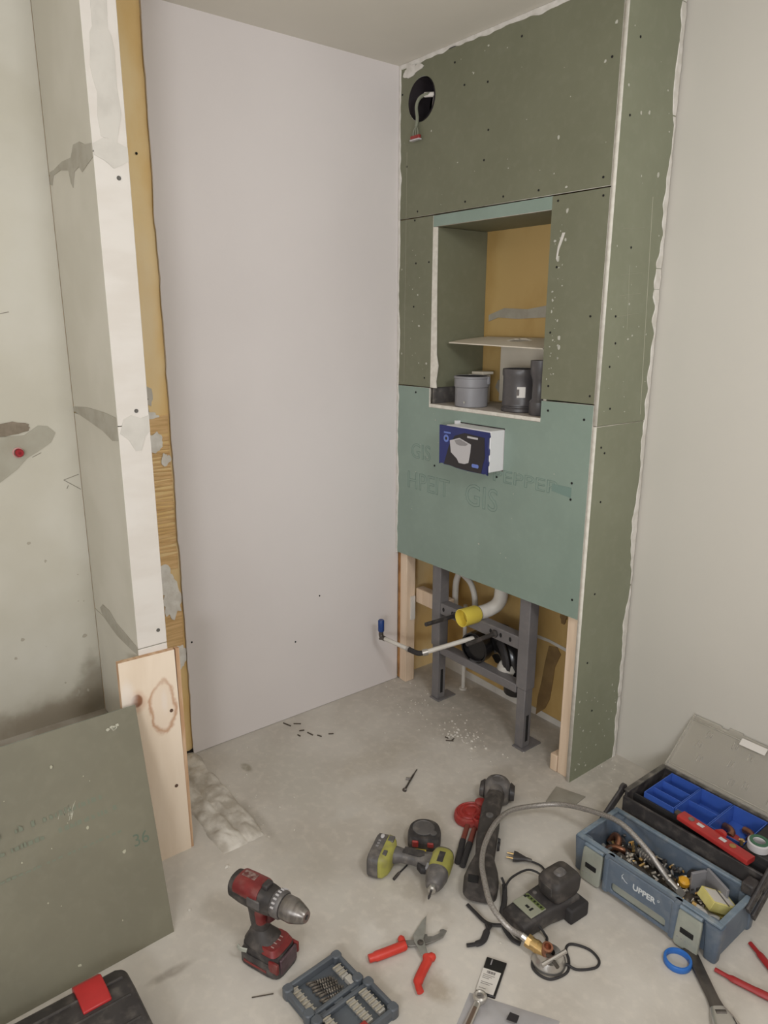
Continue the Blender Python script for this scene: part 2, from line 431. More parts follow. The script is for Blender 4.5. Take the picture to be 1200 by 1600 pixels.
# adhesive bands and plaster left on the backing strip
for i, (z0, z1) in enumerate([(1.225, 1.275), (1.02, 1.215), (.80, 1.01), (.745, .79), (.44, .60)]):
    b = B(); n = int((z1-z0)/.013)
    if i in (1, 2):
        for k in range(n):
            z = z0+(z1-z0)*(k+.5)/n+random.uniform(-.002, .002); dz = random.uniform(.0035, .0062); t_ = random.uniform(-.004, .006); xe = -.978-.004*random.random()
            b.rings([[(xx, y, z+q+dd) for xx, dd in ((-.0134, -dz), (-.0134+.0022, -dz*.5), (-.0134+.0022, dz*.5), (-.0134, dz))] for y, q in ((-1.24, t_), (-1.05, 0), (xe, -t_))])
        b.obj('adhesive_ridges', m_brown, wall_left, kind='stuff')
    else:
        b.prism([(-1.24, z0), (-.982, z0-.006), (-.979, z1+.004), (-1.1, z1-.004), (-1.24, z1)], 0, .003)
        b.bm.transform(YZ @ M.Translation((0, 0, -.0134))); b.obj('adhesive_band', m_brown, wall_left)
m_daub = mat('white_daub', (240, 236, 228), (226, 220, 210), r=.85, scale=30, bump=.5)
for i, (y, z, ry, rz) in enumerate([(-1.06, 1.345, .03, .04), (-1.035, 1.19, .035, .035), (-.998, 1.13, .016, .022), (-1.03, .70, .03, .05),
                                     (-1.015, .63, .034, .06), (-.995, .425, .022, .02), (-1.0, .39, .025, .035), (-1.05, 1.28, .04, .012)]):
    patch(blob(y, z, ry, rz, i+3, rough=.45), YZ, (-.0108 if i in (1, 2, 3, 4) else -.0134)+i*.0004, .0025, 'plaster_daub', m_daub if i else m_smear, wall_left)
patch([(-1.065, 1.36), (-1.045, 1.35), (-1.04, 1.29), (-1.052, 1.26), (-1.06, 1.30), (-1.072, 1.275), (-1.075, 1.33)], YZ, -.0134, .0015, 'plaster_drip', m_filler, wall_left)
screws([(-1.017, 2.073), (-1.045, 1.335), (-1.012, .31), (-1.0, .405)], YZ @ M.Translation((0, 0, -.0108)), 'screw_heads', wall_left, .004)
screws([(-.955, .452), (-.52, .33), (-.4, .5)], YZ, 'wall_specks', wall_left, .0035)
ragged(YZ @ M.Translation((-.972, 0, 0)) @ M.Rotation(pi/2, 4, 'Z'), 2.45, .002, .008, .003, 5, 'cut_edge_filler', m_white, wall_left)
patch([(-1.02, .001), (-.968, .002), (-.972, .02), (-.99, .013), (-1.02, .016)], YZ, -.012, .004, 'bottom_gap_foil', m_hole, wall_left)

wall_back = struct_root('wall_back')
B().box(-.1, RX, .285, .4, 0, CZ).obj('masonry', m_whiteC, wall_back)
B().box(.0, .966, .268, .2845, 0, CZ).obj('primed_backing', m_yellowb, wall_back)
B().box(RX, RX+.1, FY, .5, 0, CZ).obj('wall_right', m_white, kind='structure')
B().box(-.3, RX, FY-.1, FY, 0, CZ).obj('wall_front', m_white, kind='structure')
# stains and daubs on the primed backing
TB = XZ @ M.Translation((0, 0, -.2678))
for pts, m, nm in [
    ([(.25, 1.61), (.33, 1.635), (.45, 1.63), (.6, 1.65), (.7, 1.64), (.7, 1.61), (.62, 1.585), (.55, 1.60), (.4, 1.595), (.3, 1.60), (.25, 1.585)], m_filler, 'mortar_joint'),
    ([(.36, 1.27), (.30, 1.33), (.315, 1.36), (.34, 1.35), (.355, 1.40), (.375, 1.36), (.41, 1.35), (.44, 1.27)], m_filler, 'grey_smear'),
    ([(0.651, 0.328), (0.691, 0.336), (0.711, 0.312), (0.686, 0.246), (0.681, 0.180), (0.671, 0.098), (0.651, 0.049), (0.621, 0.016), (0.606, 0.000), (0.611, 0.082), (0.626, 0.164), (0.636, 0.246)], m_stain, 'damp_stain'),
    ([(0.569, 0.339), (0.649, 0.343), (.95, 0.309), (.95, 0.327), (0.649, 0.355), (0.569, 0.353)], m_smear, 'mortar_line'),
    ([(.0, .0), (.0, .14), (.05, .09), (.2, .035), (.4, .03), (.6, .03), (.9, .02), (.9, 0)], m_smear, 'floor_joint_smear'),
    (blob(.09, .62, .03, .05, 2, rough=.8), m_smear, 'plaster_daub'),
    (blob(.07, .52, .025, .03, 8, rough=.8), m_smear, 'plaster_daub'),
    (blob(.72, .5, .02, .05, 9, rough=.9), m_stain, 'glue_mark')]:
    patch(pts, TB, 0, .0016+.00015*len(pts), nm, m, wall_back)
patch(blob(.40, .24, .085, .10, 12, rough=.15), TB, .0004, .002, 'wall_breakthrough', m_hole, wall_back)

# near left wall, ledge and the block wall end
wn = struct_root('wall_near_left')
B().box(-.1, .065, FY, -1.2965, 0, CZ).obj('plastered_masonry', m_nearleft, wn)
patch(blob(-1.50, 1.283, .085, .020, 4, rough=.35), YZ @ M.Translation((0, 0, .065)), .0002, .003, 'raw_mortar_hole', m_cement2, wn)
patch([(-1.62, 1.272), (-1.5, 1.262), (-1.44, 1.262), (-1.40, 1.287), (-1.375, 1.283), (-1.355, 1.262), (-1.37, 1.235), (-1.41, 1.21), (-1.44, 1.195), (-1.47, 1.165), (-1.53, 1.125), (-1.62, 1.11)],
      YZ @ M.Translation((0, 0, .065)), .0001, .0022, 'cement_patch', m_cement, wn)
scuffs(YZ @ M.Translation((0, 0, .065)), -1.75, -1.31, .40, 1.0, 26, 5, 'wall_marks', wn, mat('wall_mark', (168, 160, 144), r=.9), .006)
b = B(YZ @ M.Translation((0, 0, .0653)))
for p, q in [((-1.346, 1.118), (-1.302, 1.13)), ((-1.346, 1.118), (-1.30, 1.083)), ((-1.335, 1.10), (-1.34, 1.09)), ((-1.51, 1.59), (-1.44, 1.605)), ((-1.52, 1.625), (-1.48, 1.628)), ((-1.425, 1.196), (-1.40, 1.207))]:
    b.tube([(*p, 0), (*q, 0)], .0011, 5)
b.obj('pencil_marks', mat('pencil', (140, 134, 122), r=.9), wn, kind='stuff')
b = B()
b.rings([[(.04+.33*a, y, z) for a, z in ((0, 0), (1, 0), (1, .30+.006*NZ.noise(V((y*9, 0, 0)))), (.93, .325+.008*NZ.noise(V((y*7, 3, 0)))), (.08, .335), (0, .345))] for y in [-2.2+.903*i/20 for i in range(21)]])
b.obj('ledge', m_ledge, wn)

ws = struct_root('wall_stub')
zs = [0, .692, 1.318, 1.968, 2.5]
for i in range(4):
    b = B(); z0, z1 = zs[i], zs[i+1]
    b.box(.066, .4515, -1.296, -1.212, z0+.001, z1-.001)
    for f in b.bm.faces:
        c = f.calc_center_median()
        if c.x > .45: f.material_index = 1
    b.obj('gypsum_block', [m_block, m_block_lit], ws, bevel=.0015)
TS = XZ @ M.Translation((0, 0, 1.296)); TX = YZ @ M.Translation((0, 0, .4515))
for pts, T, nm in [
    ([(.07, 1.945), (.09, 1.94), (.11, 1.962), (.18, 1.965), (.25, 1.955), (.26, 1.925), (.275, 1.91), (.30, 1.945), (.34, 1.95), (.36, 1.935), (.4515, 1.955), (.4515, 1.985), (.40, 1.99), (.36, 2.003), (.31, 2.005), (.28, 1.98), (.2, 1.983), (.12, 1.975), (.08, 1.975)], TS, 'joint_filler'),
    ([(.07, 1.335), (.2, 1.345), (.35, 1.345), (.45, 1.34), (.45, 1.28), (.40, 1.275), (.33, 1.292), (.2, 1.308), (.07, 1.322)], TS, 'joint_filler'),
    ([(.13, .715), (.16, .735), (.22, .735), (.28, .715), (.4515, .698), (.4515, .675), (.38, .672), (.28, .672), (.2, .685), (.15, .695)], TS, 'joint_filler'),
    ([(-1.294, 1.985), (-1.27, 2.0), (-1.24, 1.995), (-1.213, 1.985), (-1.213, 1.955), (-1.23, 1.945), (-1.25, 1.935), (-1.27, 1.95), (-1.294, 1.96)], TX, 'joint_smear'),
    ([(-1.292, 1.30), (-1.28, 1.335), (-1.26, 1.345), (-1.235, 1.335), (-1.213, 1.342), (-1.213, 1.30), (-1.228, 1.285), (-1.24, 1.25), (-1.255, 1.25), (-1.27, 1.28)], TX, 'joint_smear')]:
    patch(pts, T, .0002, .0014, nm, m_filler if T is TS else m_smear, ws)
patch(blob(-1.255, 2.15, .03, .16, 6, rough=.5), TX, .0001, .001, 'skim_smear', m_smear, ws)
patch(blob(-1.245, 2.33, .018, .1, 9, rough=.6), TX, .0001, .0012, 'skim_smear', m_smear, ws)
screws([(-1.245, 1.355), (-1.235, .735), (-1.24, 1.915)], TX, 'screw_heads', ws, .0055, mat('screw_dark', (92, 88, 82), r=.6))

# plywood board standing at the end of the stub
pb = thing('plywood_board', 'pale knotted plywood board standing upright against the end of the white block wall', 'board', (.47, -1.3, 0))
b = B(); b.rings([[(.4525+d, -1.358, 0), (.4525+d, -1.196+(.003 if d else 0), 0), (.4525+d, -1.200, .672), (.4525+d, -1.360, .676)] for d in (.0, .0175)])
for f in b.bm.faces:
    f.normal_update(); f.material_index = 0 if abs(f.normal.x) > .8 else 1
ply = b.obj('panel', [m_ply, m_plyedge], pb, smooth=False)
# the ply material works in world metres, so give it an offset-free mesh
ply.parent = None; ply.data.transform(wm(pb)); ply.location = (0, 0, 0)
ply.parent = pb; ply.matrix_parent_inverse = wm(pb).inverted()
b = B(YZ @ M.Translation((0, 0, .470)))
for y, z in ((-1.222, .485), (-1.225, .235)): b.lathe([(.0055, 0), (.0055, .0008), (.003, .0003)], (y, z, 0), n=10)
B().box(.4525, .4665, -1.1955, -1.184, .0, .672).obj('rear_strip', m_plyedge, pb)
b.obj('screw_heads', mat('screw_rust', (96, 70, 54), r=.6), pb, kind='stuff')

# ------------------------------------------------------------------ boxed-in installation wall
wb = struct_root('wall_box')
TH = .0125
P1 = plate([(.004, 1.967), (.967, 1.965), (.967, 2.488), (.004, 2.488)], [circ(.129, 2.363, .074, 32)], TH, XZ, 'plasterboard', [m_gp, m_gyp], wb)
P2 = plate([(.004, 1.336), (.204, 1.336), (.204, 1.962), (.004, 1.962)], [], TH, XZ, 'plasterboard', [m_gp, m_gyp], wb)
P3 = plate([(.757, 1.336), (.967, 1.336), (.967, 1.960), (.757, 1.960)], [], TH, XZ, 'plasterboard', [m_gp, m_gyp], wb)
P4 = plate([(.004, .614), (.967, .616), (.967, 1.332), (.760, 1.330), (.760, 1.258), (.200, 1.258), (.200, 1.332), (.004, 1.331)],
           [[(.37, 1.064), (.604, 1.064), (.604, 1.219), (.37, 1.219)]], TH, XZ, 'plasterboard', [m_tq, m_gyp], wb, label='turquoise plasterboard with a notch and a cut-out')
TSD = YZ @ M.Translation((0, 0, .9845))
P5 = plate([(0, .0), (.272, .0), (.272, 1.266), (0, 1.266)], [], .016, TSD, 'plasterboard', [m_gps, m_gyp], wb)
P6 = plate([(0, 1.269), (.272, 1.268), (.272, 2.495), (0, 2.495)], [], .016, TSD, 'plasterboard', [m_gps, m_gyp], wb)
P7 = plate([(.206, 1.9225), (.757, 1.9225), (.757, 1.961), (.206, 1.961)], [], TH, XZ, 'cover_strip', [m_tq, m_gyp], wb, label='turquoise strip above the niche')
# niche lining
def liner(x0, x1, y0, y1, z0, z1, axis, name='niche_lining'):
    b = B(); b.box(x0, x1, y0, y1, z0, z1)
    for f in b.bm.faces:
        f.normal_update(); f.material_index = 0 if abs(f.normal[axis]) > .7 else 1
    return b.obj(name, [m_gp, m_gyp], wb, smooth=False)
liner(.208, .2245, .0, .267, 1.336, 1.921, 0)
b = B(); b.rings([[(x0, y, z) for x0, y in ((.206, -.001), (x, -.001), (x, .004), (.206, .004))] for x, z in ((.240, 1.335), (.236, 1.36), (.247, 1.42), (.236, 1.46), (.230, 1.7), (.229, 1.92))])
b.obj('torn_lining_edge', m_gyp, wb, smooth=False)
liner(.757, .7695, .013, .267, 1.272, 1.921, 0)
liner(.209, .757, .013, .267, 1.9225, 1.936, 2)
b = B(); b.box(.2, .76, .0, .267, 1.2595, 1.272)
for f in b.bm.faces:
    f.normal_update(); f.material_index = 0 if f.normal.z > .7 else 1
b.obj('niche_floor', [mat('niche_floor_paper', (186, 178, 168), (170, 160, 150), r=.8, scale=14, dust=.3), m_gyp], wb, smooth=False)
B().box(.204, .212, .013, .2, 1.2725, 1.334).obj('niche_profile', m_greyp, wb)
# screws and scuffs on each board
screws([(.05, 2.15), (.115, 1.985), (.46, 2.345), (.35, 2.36), (.30, 2.44), (.60, 2.44), (.47, 2.20), (.455, 2.11), (.37, 1.99), (.55, 1.985), (.70, 1.985), (.94, 2.30), (.94, 1.99), (.02, 2.4)], XZ, 'screw_heads', P1)
scuffs(XZ, .02, .95, 1.98, 2.46, 26, 11, 'scuffs', P1, smax=.003)
screws([(.10, 1.955), (.11, 1.80), (.17, 1.37), (.185, 1.80), (.10, 1.64)], XZ, 'screw_heads', P2)
scuffs(XZ, .02, .19, 1.36, 1.94, 18, 12, 'scuffs', P2, smax=.004)
screws([(.78, 1.945), (.945, 1.94), (.79, 1.75), (.78, 1.55), (.785, 1.38), (.95, 1.36), (.93, 1.60)], XZ, 'screw_heads', P3)
scuffs(XZ, .77, .83, 1.40, 1.92, 40, 13, 'scuffs', P3, smax=.005)
patch([(.795, 1.80), (.808, 1.83), (.815, 1.85), (.805, 1.85), (.79, 1.81), (.786, 1.775), (.79, 1.77)], XZ, .0002, .0015, 'plaster_drip', m_fillerw, P3)
screws([(.24, 1.03), (.575, 1.04), (.79, 1.30), (.935, 1.285), (.905, 1.02), (.905, 1.075), (.12, 1.31), (.94, .68)], XZ, 'screw_heads', P4, .0042)
scuffs(XZ, .02, .95, .64, 1.30, 22, 14, 'scuffs', P4, smax=.003)
text('GIS', .085, XZ @ M.Translation((.155, 1.07, .0003)), 'board_print', m_tqp, P4, outline=.0009)
text('PEPPEP', .085, XZ @ M.Translation((.70, 1.045, .0003)) @ M.Diagonal((1.15, .75, 1, 1)), 'board_print', m_tqp, P4, outline=.0009)
text('HPEIT', .10, XZ @ M.Translation((.20, .945, .0003)), 'board_print', m_tqp, P4, outline=.0009)
text('GIS', .12, XZ @ M.Translation((.50, .945, .0003)), 'board_print', m_tqp, P4, outline=.0009)
patch([(.825, 1.06), (.905, 1.06), (.905, 1.025), (.825, 1.035)], XZ, .0002, .0005, 'board_stamp', m_tqp, P4)
screws([(.05, 1.18), (.05, 1.02), (.03, 1.20), (.06, .7), (.05, .45), (.10, .25)], TSD, 'screw_heads', P5)
scuffs(TSD, .02, .26, .02, .35, 34, 15, 'scuffs', P5, smax=.0026)
screws([(.06, 1.32), (.04, 1.45), (.06, 1.52), (.05, 1.60), (.10, 1.80), (.04, 2.15), (.06, 2.35)], TSD, 'screw_heads', P6)
scuffs(TSD, .02, .26, 1.28, 2.4, 30, 16, 'scuffs', P6, smax=.005)
b = B(TSD)
for p, q in [((.19, 1.95), (.23, 1.29)), ((.06, 1.72), (.17, 1.73)), ((.06, 1.66), (.17, 1.67)), ((.06, 1.60), (.17, 1.61)), ((.10, 1.75), (.115, 1.56)), ((.05, 1.85), (.16, 1.86))]:
    b.tube([(*p, .0003), (*q, .0003)], .0007 if p[0] < .15 else .0014, 5)
b.obj('pencil_marks', mat('pencil_light', (158, 156, 136), r=.9), P6, kind='stuff')
b = B(XZ); b.tube([(.045, 1.345, .0003), (.05, 2.2, .0003)], .0008, 5); b.obj('pencil_line', mat('pencil_light2', (150, 146, 128), r=.9), wb, kind='stuff')
# ragged filler along the joints
ragged(XZ @ M.Translation((.002, .61, .0)) @ M.Rotation(pi/2, 4, 'Z') @ M.Diagonal((1, -1, 1, 1)), 1.88, .004, .016, .004, 2, 'corner_filler', m_fillerw, wb, 160)
ragged(XZ @ M.Translation((.0, 2.499, .0)) @ M.Diagonal((1, -1, 1, 1)), .984, .008, .020, .004, 3, 'ceiling_filler', m_fillerw, wb, 120)
patch(blob(.075, 2.468, .05, .02, 5, rough=.5), XZ, .001, .003, 'ceiling_filler', m_fillerw, wb)
ragged(TSD @ M.Translation((.2725, 0, -.002)) @ M.Rotation(pi/2, 4, 'Z'), 2.495, .006, .036, .006, 8, 'edge_filler', m_fillerw, wb, 200)
# timber
def stud(x0, x1, y0, y1, z0, z1, name='timber_stud', m=None): return B().box(x0, x1, y0, y1, z0, z1).obj(name, m or m_wood, wb, bevel=.003)
stud(.012, .058, .016, .066, .0, .70)
b = B(); b.rings([[(.002+.004*NZ.noise(V((z*14, 1, 0))), .014, z), (.015, .012, z), (.015, .05, z), (.001, .05, z)] for z in [.01+.6*i/24 for i in range(25)]])
b.obj('bark_edge', m_woodbark, wb)
stud(.0585, .26, .07, .112, .376, .444, 'timber_rail')
stud(.918, .966, .014, .06, .0, .70)
stud(.886, .916, .012, .055, .0, .065, 'timber_block')
B(XZ @ M.Translation((0, 0, -.06))).prism([(.0585, .30), (.066, .30), (.066, .41), (.0585, .41)], 0, .022).obj('timber_label', m_paper, wb)

# ------------------------------------------------------------------ vent hole with cable
vt = thing('ventilation_duct', 'dark round vent opening high in the green board corner', 'vent', (.129, .0, 2.363))
b = B(); b.lathe([(.072, -.002), (.072, .12), (.069, .12), (.069, .0), (.069, -.002)], (.129, .0, 2.363), (0, 1, 0), 32, caps=False); b.obj('duct_sleeve', m_duct, vt)
b = B(); b.lathe([(.071, .10), (.03, .10), (.0, .10)], (.129, .0, 2.363), (0, 1, 0), 32); b.obj('duct_flap', m_duct, vt)
b = B(); b.tube(cr([(.17, .08, 2.43), (.19, .03, 2.40), (.192, .01, 2.36), (.17, .02, 2.31), (.12, .05, 2.29)], 5), .008, 8); b.obj('flex_liner', m_greyp, vt)
vc = thing('electric_cable', 'thin grey-green cable with a red terminal hanging from the vent opening', 'cable', (.12, -.01, 2.25))
b = B(); b.tube(cr([(.195, .03, 2.366), (.17, -.002, 2.371), (.135, -.012, 2.365), (.117, -.014, 2.34), (.12, -.012, 2.30), (.112, -.01, 2.275)], 6), .006, 8); b.obj('sheath', m_cable, vc)
b = B(); b.tube([(.195, .012, 2.367), (.152, -.006, 2.371)], .0085, 10); b.obj('tape_wrap', m_paper, vc)
b = B()
for dx in (-.012, 0, .012): b.tube(cr([(.112, -.01, 2.276), (.112+dx, -.012, 2.26), (.110+dx, -.011, 2.243)], 4), .0025, 6)
b.obj('wires', m_cable, vc, kind='stuff')
b = B(); b.box(.088, .135, -.018, -.006, 2.232, 2.245); b.obj('terminal', m_redp, vc, bevel=.002)
b = B(); b.box(.086, .137, -.019, -.005, 2.228, 2.2325); b.obj('terminal_base', m_printw, vc)

# ------------------------------------------------------------------ inspection box with printed card
ib = thing('inspection_box', 'white protruding flush-plate frame with torn blue printed card on turquoise board', 'box', (.49, -.04, 1.06))
b = B(); b.box(.374, .600, -.068, .03, 1.067, 1.214); b.obj('white_housing', m_whitep, ib, bevel=.003)
B().box(.368, .38, -.02, -.0005, 1.19, 1.225).obj('corner_clip', m_whitep, ib)
card = [(.346, 1.212), (.600, 1.210), (.604, 1.195), (.598, 1.190), (.598, 1.155), (.602, 1.15), (.602, 1.132), (.597, 1.128), (.598, 1.110), (.602, 1.105), (.601, 1.093), (.597, 1.09), (.599, 1.058), (.590, 1.062), (.583, 1.060), (.55, 1.060), (.52, 1.059), (.48, 1.060), (.44, 1.062), (.41, 1.066), (.375, 1.066), (.37, 1.069), (.353, 1.069), (.348, 1.065)]
TC = XZ @ M.Translation((0, 0, .0755))
cd = plate(card, [], .006, TC, 'printed_card', [m_blueb, m_blueb], ib, label='blue card with a toilet picture')
patch([(.375, 1.068), (.41, 1.067), (.44, 1.063), (.5, 1.061), (.57, 1.061), (.575, 1.09), (.585, 1.12), (.58, 1.19), (.48, 1.196), (.43, 1.18), (.40, 1.14)], TC, .0002, .0005, 'dark_print', m_darkb, cd)
patch([(.405, 1.160), (.455, 1.175), (.515, 1.158), (.513, 1.13), (.505, 1.09), (.485, 1.083), (.455, 1.083), (.445, 1.097), (.412, 1.117)], TC, .0009, .0005, 'toilet_print', m_printw, cd)
patch([(.43, 1.163), (.456, 1.171), (.50, 1.158), (.49, 1.150), (.46, 1.147), (.44, 1.151)], TC, .0015, .0004, 'bowl_print', m_printg, cd)
patch(circ(.385, 1.165, .014), TC, .0009, .0004, 'seal_print', m_printlb, cd)
patch(circ(.385, 1.165, .006, 12), TC, .0014, .0004, 'seal_centre', m_darkb, cd)
patch([(.372, 1.19), (.408, 1.19), (.408, 1.184), (.372, 1.184)], TC, .0009, .0004, 'brand_print', m_printlb, cd)
patch([(.495, 1.187), (.548, 1.186), (.548, 1.179), (.495, 1.180)], TC, .0009, .0004, 'name_print', m_printw, cd)
patch(rrect(.522, .556, 1.077, 1.090, .005), TC, .0009, .0004, 'badge_print', m_printlb, cd)

# ------------------------------------------------------------------ toilet support frame
tf = thing('toilet_frame', 'grey steel toilet support frame standing under the turquoise board', 'frame', (.485, .045, 0))
for x0 in (.222, .700):
    u = B().box(x0, x0+.05, .018, .068, .25, 1.05).obj('upright', m_steel, tf, bevel=.003)
    B().box(x0+.005, x0+.045, .022, .064, .006, .249).obj('inner_leg', m_steel, u, bevel=.002)
    B().box(x0+.0448, x0+.0455, .036, .05, .03, .14).obj('leg_slot', m_hole, u)
    ft = B().box(x0+.003, x0+.06, .012, .115, 0, .006).obj('foot_plate', m_steel, tf, bevel=.0015)
for z0, z1, nm in ((.402, .452, 'upper_crossbar'), (.222, .257, 'lower_crossbar')):
    b = B(); b.box(.2722, .6998, .02, .066, z0, z1); b.obj(nm, m_steel, tf, bevel=.003)
b = B(XZ @ M.Translation((0, 0, -.0199)))
for x in (.292, .345, .40, .56, .612, .66): b.lathe([(.008, 0), (.008, .0006), (.006, .0002)], (x, .428, 0), n=12, squash=(.8, 1.2))
b.obj('bolt_holes', m_hole, tf, kind='stuff')
for x0, x1, y1, z1 in ((.365, .368, -.145, .432), (.585, .578, -.125, .42)):
    b = B(); b.cyl((x0, .02, .426), (x1, y1, z1), .0085, n=12); b.lathe([(.016, 0), (.016, .008), (.01, .012)], (x0, .019, .426), (0, -1, 0), 6)
    b.obj('threaded_rod', m_black if x0 < .4 else m_blackd, tf)
# waste bend
m_gloss = mat('glossy_black_pipe', (30, 28, 28), r=.22)
wp = thing('waste_bend', 'black plastic waste pipe bend behind the steel crossbars', 'pipe', (.46, .1, .22))
b = B(); b.lathe([(.058, -.005), (.064, -.005), (.064, .035), (.058, .04), (.058, .16), (.053, .16), (.053, .0)], (.462, .035, .315), (-.12, 1, 0), 28, caps=False)
b.lathe([(.053, .10), (.02, .10), (.0, .10)], (.462, .035, .315), (-.12, 1, 0), 28); b.obj('socket', m_gloss, wp)
b = B(); b.lathe([(.0535, .012), (.049, .030), (.040, .036), (.0, .040)], (.462, .035, .315), (-.12, 1, 0), 28); b.obj('end_cap', m_gloss, wp)
b = B(); b.tube(cr([(.47, .13, .32), (.52, .14, .33), (.575, .13, .31), (.60, .13, .24), (.60, .14, .15)], 6), .05, 16); b.obj('bend', m_gloss, wp)
b = B(); b.tube(cr([(.545, .09, .36), (.585, .075, .33), (.60, .075, .28), (.585, .09, .235)], 5), .012, 8, flat=2); b.obj('clamp', m_blackr, wp)
b = B(); b.lathe([(.03, 0), (.04, .01), (.042, .04), (.03, .06)], (.585, .105, .225), (.1, -.3, 1), 16); b.obj('foam_sleeve', m_smear, wp)
# flush pipe
fp = thing('flush_pipe', 'white flush pipe elbow with a bright yellow protective cap', 'pipe', (.5, .06, .45))
b = B(); b.tube(cr([(.512, .125, .75), (.512, .125, .56), (.508, .115, .505), (.49, .085, .478), (.478, .04, .470)], 6), .028, 16); b.obj('pipe', m_whitepipe, fp)
b = B(); b.lathe([(.0335, -.0), (.0355, 0), (.0350, .075), (.030, .085), (.030, .082), (.0325, .07), (.0335, .0)], (.472, -.055, .470), (.06, 1, 0), 28, caps=False)
b.lathe([(.0325, .04), (.0, .04)], (.472, -.055, .470), (.06, 1, 0), 28); b.obj('yellow_cap', m_yellowp, fp, label='bright yellow plastic cap')
# conduits
cdt = thing('branched_conduit', 'white branched conduit behind the left upright of the frame', 'conduit', (.25, .16, .4))
b = B(); b.tube(cr([(.24, .165, .68), (.238, .16, .56), (.228, .15, .50), (.226, .15, .40)], 6), .014, 10); b.obj('main_tube', m_whitepipe, cdt)
b = B(); b.tube(cr([(.235, .158, .555), (.275, .15, .545), (.32, .145, .525), (.35, .14, .48), (.357, .14, .42)], 6), .0125, 10); b.obj('branch_tube', m_whitepipe, cdt)
sp_ = thing('small_drain_pipe', 'thin white pipe dropping to the floor behind the lower crossbar', 'pipe', (.235, .2, 0))
b = B(); b.tube(cr([(.26, .18, .40), (.262, .18, .2), (.262, .18, .03), (.262, .18, .0)], 5), .009, 10); b.obj('pipe', m_whitepipe, sp_)
b = B(); b.lathe([(.018, 0), (.018, .006), (.009, .008)], (.262, .18, 0), n=12); b.obj('floor_collar', m_whitepipe, sp_)
# water supply
wt = thing('water_pipe', 'white bent water pipe with a blue capped end sticking out from the frame', 'pipe', (.3, -.13, .28))
b = B(); b.tube([(.455, .07, .355), (.335, -.118, .292)], .0095, 12); b.obj('pipe', m_whitepipe, wt)
b = B(); b.tube([(.255, -.138, .283), (.108, -.150, .281)], .0088, 12); b.obj('pipe', m_whitepipe, wt)
b = B(); b.tube(cr([(.335, -.118, .292), (.315, -.13, .284), (.29, -.136, .283), (.255, -.138, .283)], 5), .0105, 12); b.obj('coupling', m_blackr, wt)
b = B(); b.tube([(.342, -.108, .2955), (.330, -.126, .290)], .0135, 12); b.obj('crimp_ring', m_chrome, wt)
b = B(); b.tube([(.262, -.1375, .283), (.250, -.1385, .283)], .012, 12); b.obj('crimp_ring', m_chrome, wt)
b = B(); b.tube(cr([(.116, -.15, .281), (.100, -.151, .282), (.092, -.152, .290), (.092, -.152, .312)], 4), .0105, 12); b.cyl((.108, -.15, .277), (.082, -.152, .270), .005, n=8); b.obj('elbow', m_steeld, wt)
b = B(); b.lathe([(.012, 0), (.0135, .004), (.0135, .048), (.011, .052)], (.092, -.152, .308), n=16); b.obj('blue_cap', m_bluep, wt, label='blue cap')

# red plug in the near left wall
rp = thing('pipe_plug', 'small red plastic plug capping a pipe in the left wall patch', 'plug', (.066, -1.464, 1.214))
b = B(); b.lathe([(.015, -.01), (.015, .004), (.0125, .005), (.0125, .0)], (.066, -1.462, 1.214), (1, 0, 0), 18); b.obj('collar', mat('pink_collar', (196, 140, 136), r=.6), rp)
b = B(); b.lathe([(.0115, 0), (.0115, .014), (.009, .017), (.004, .017), (.004, .012), (.0, .012)], (.066, -1.460, 1.214), (1, 0, 0), 18); b.obj('cap', m_redcap, rp)

# ------------------------------------------------------------------ niche contents
def coupler(name, label, c, r, h, m, z=1.2723, lab=False, foot=False):
    t = thing(name, label, 'pipe fitting', (c[0], c[1], z))
    b = B(); o = (c[0], c[1], z)
    if foot: prof = [(r*.97, 0), (r*1.06, .002), (r*1.06, .012), (r*.97, .016), (r*.97, .02), (r*1.03, .022), (r*1.03, .03), (r, .033), (r, h*.82), (r*1.05, h*.86), (r*1.05, h-.002), (r*1.03, h), (r*.95, h), (r*.95, .02), (0, .02)]
    else: prof = [(r*.95, 0), (r, .003), (r, h*.62), (r*1.06, h*.66), (r*1.06, h*.92), (r*1.10, h*.94), (r*1.10, h-.002), (r*1.06, h), (r*.97, h), (r*.97, .01), (0, .01)]
    b.lathe(prof, o, n=40, caps=False); b.obj('sleeve', m, t)
    b = B(); b.lathe([(r*.97, h-.008), (r*.985, h-.004), (r*.97, h-.001), (r*.94, h-.004)], o, n=32, caps=False, closed=True); b.obj('rubber_seal', m_blackr, t)
    return t
g1 = coupler('pipe_coupler', 'light grey round pipe coupler on the left of the niche floor', (.362, .070), .062, .114, m_pipeg)
b = B()
for a in (150, 20):
    q = math.radians(a); b.box(.362+.067*math.cos(q)-.006, .362+.067*math.cos(q)+.006, .070+.067*math.sin(q)-.006, .070+.067*math.sin(q)+.006, 1.357, 1.386)
b.obj('side_lugs', m_pipeg, g1, bevel=.002, kind='stuff')
bx = thing('white_fitting', 'small white box fitting half hidden behind the light grey coupler', 'fitting', (.3, .175, 1.2723))
b = B(); b.box(.262, .335, .15, .2, 1.2723, 1.385); b.obj('body', m_foam, bx, bevel=.003)
b = B(); b.box(.285, .345, .145, .205, 1.385, 1.396); b.obj('lip', m_foam, bx, bevel=.002)
g2 = coupler('pipe_coupler', 'dark grey pipe coupler with a small white barcode label on the right of the niche', (.576, .100), .061, .150, m_piped, foot=True)
b = B()
lab = []
for k in range(6):
    a = math.radians(-58+k*5.5); lab.append((.576+.0622*math.cos(a), .100+.0622*math.sin(a)))
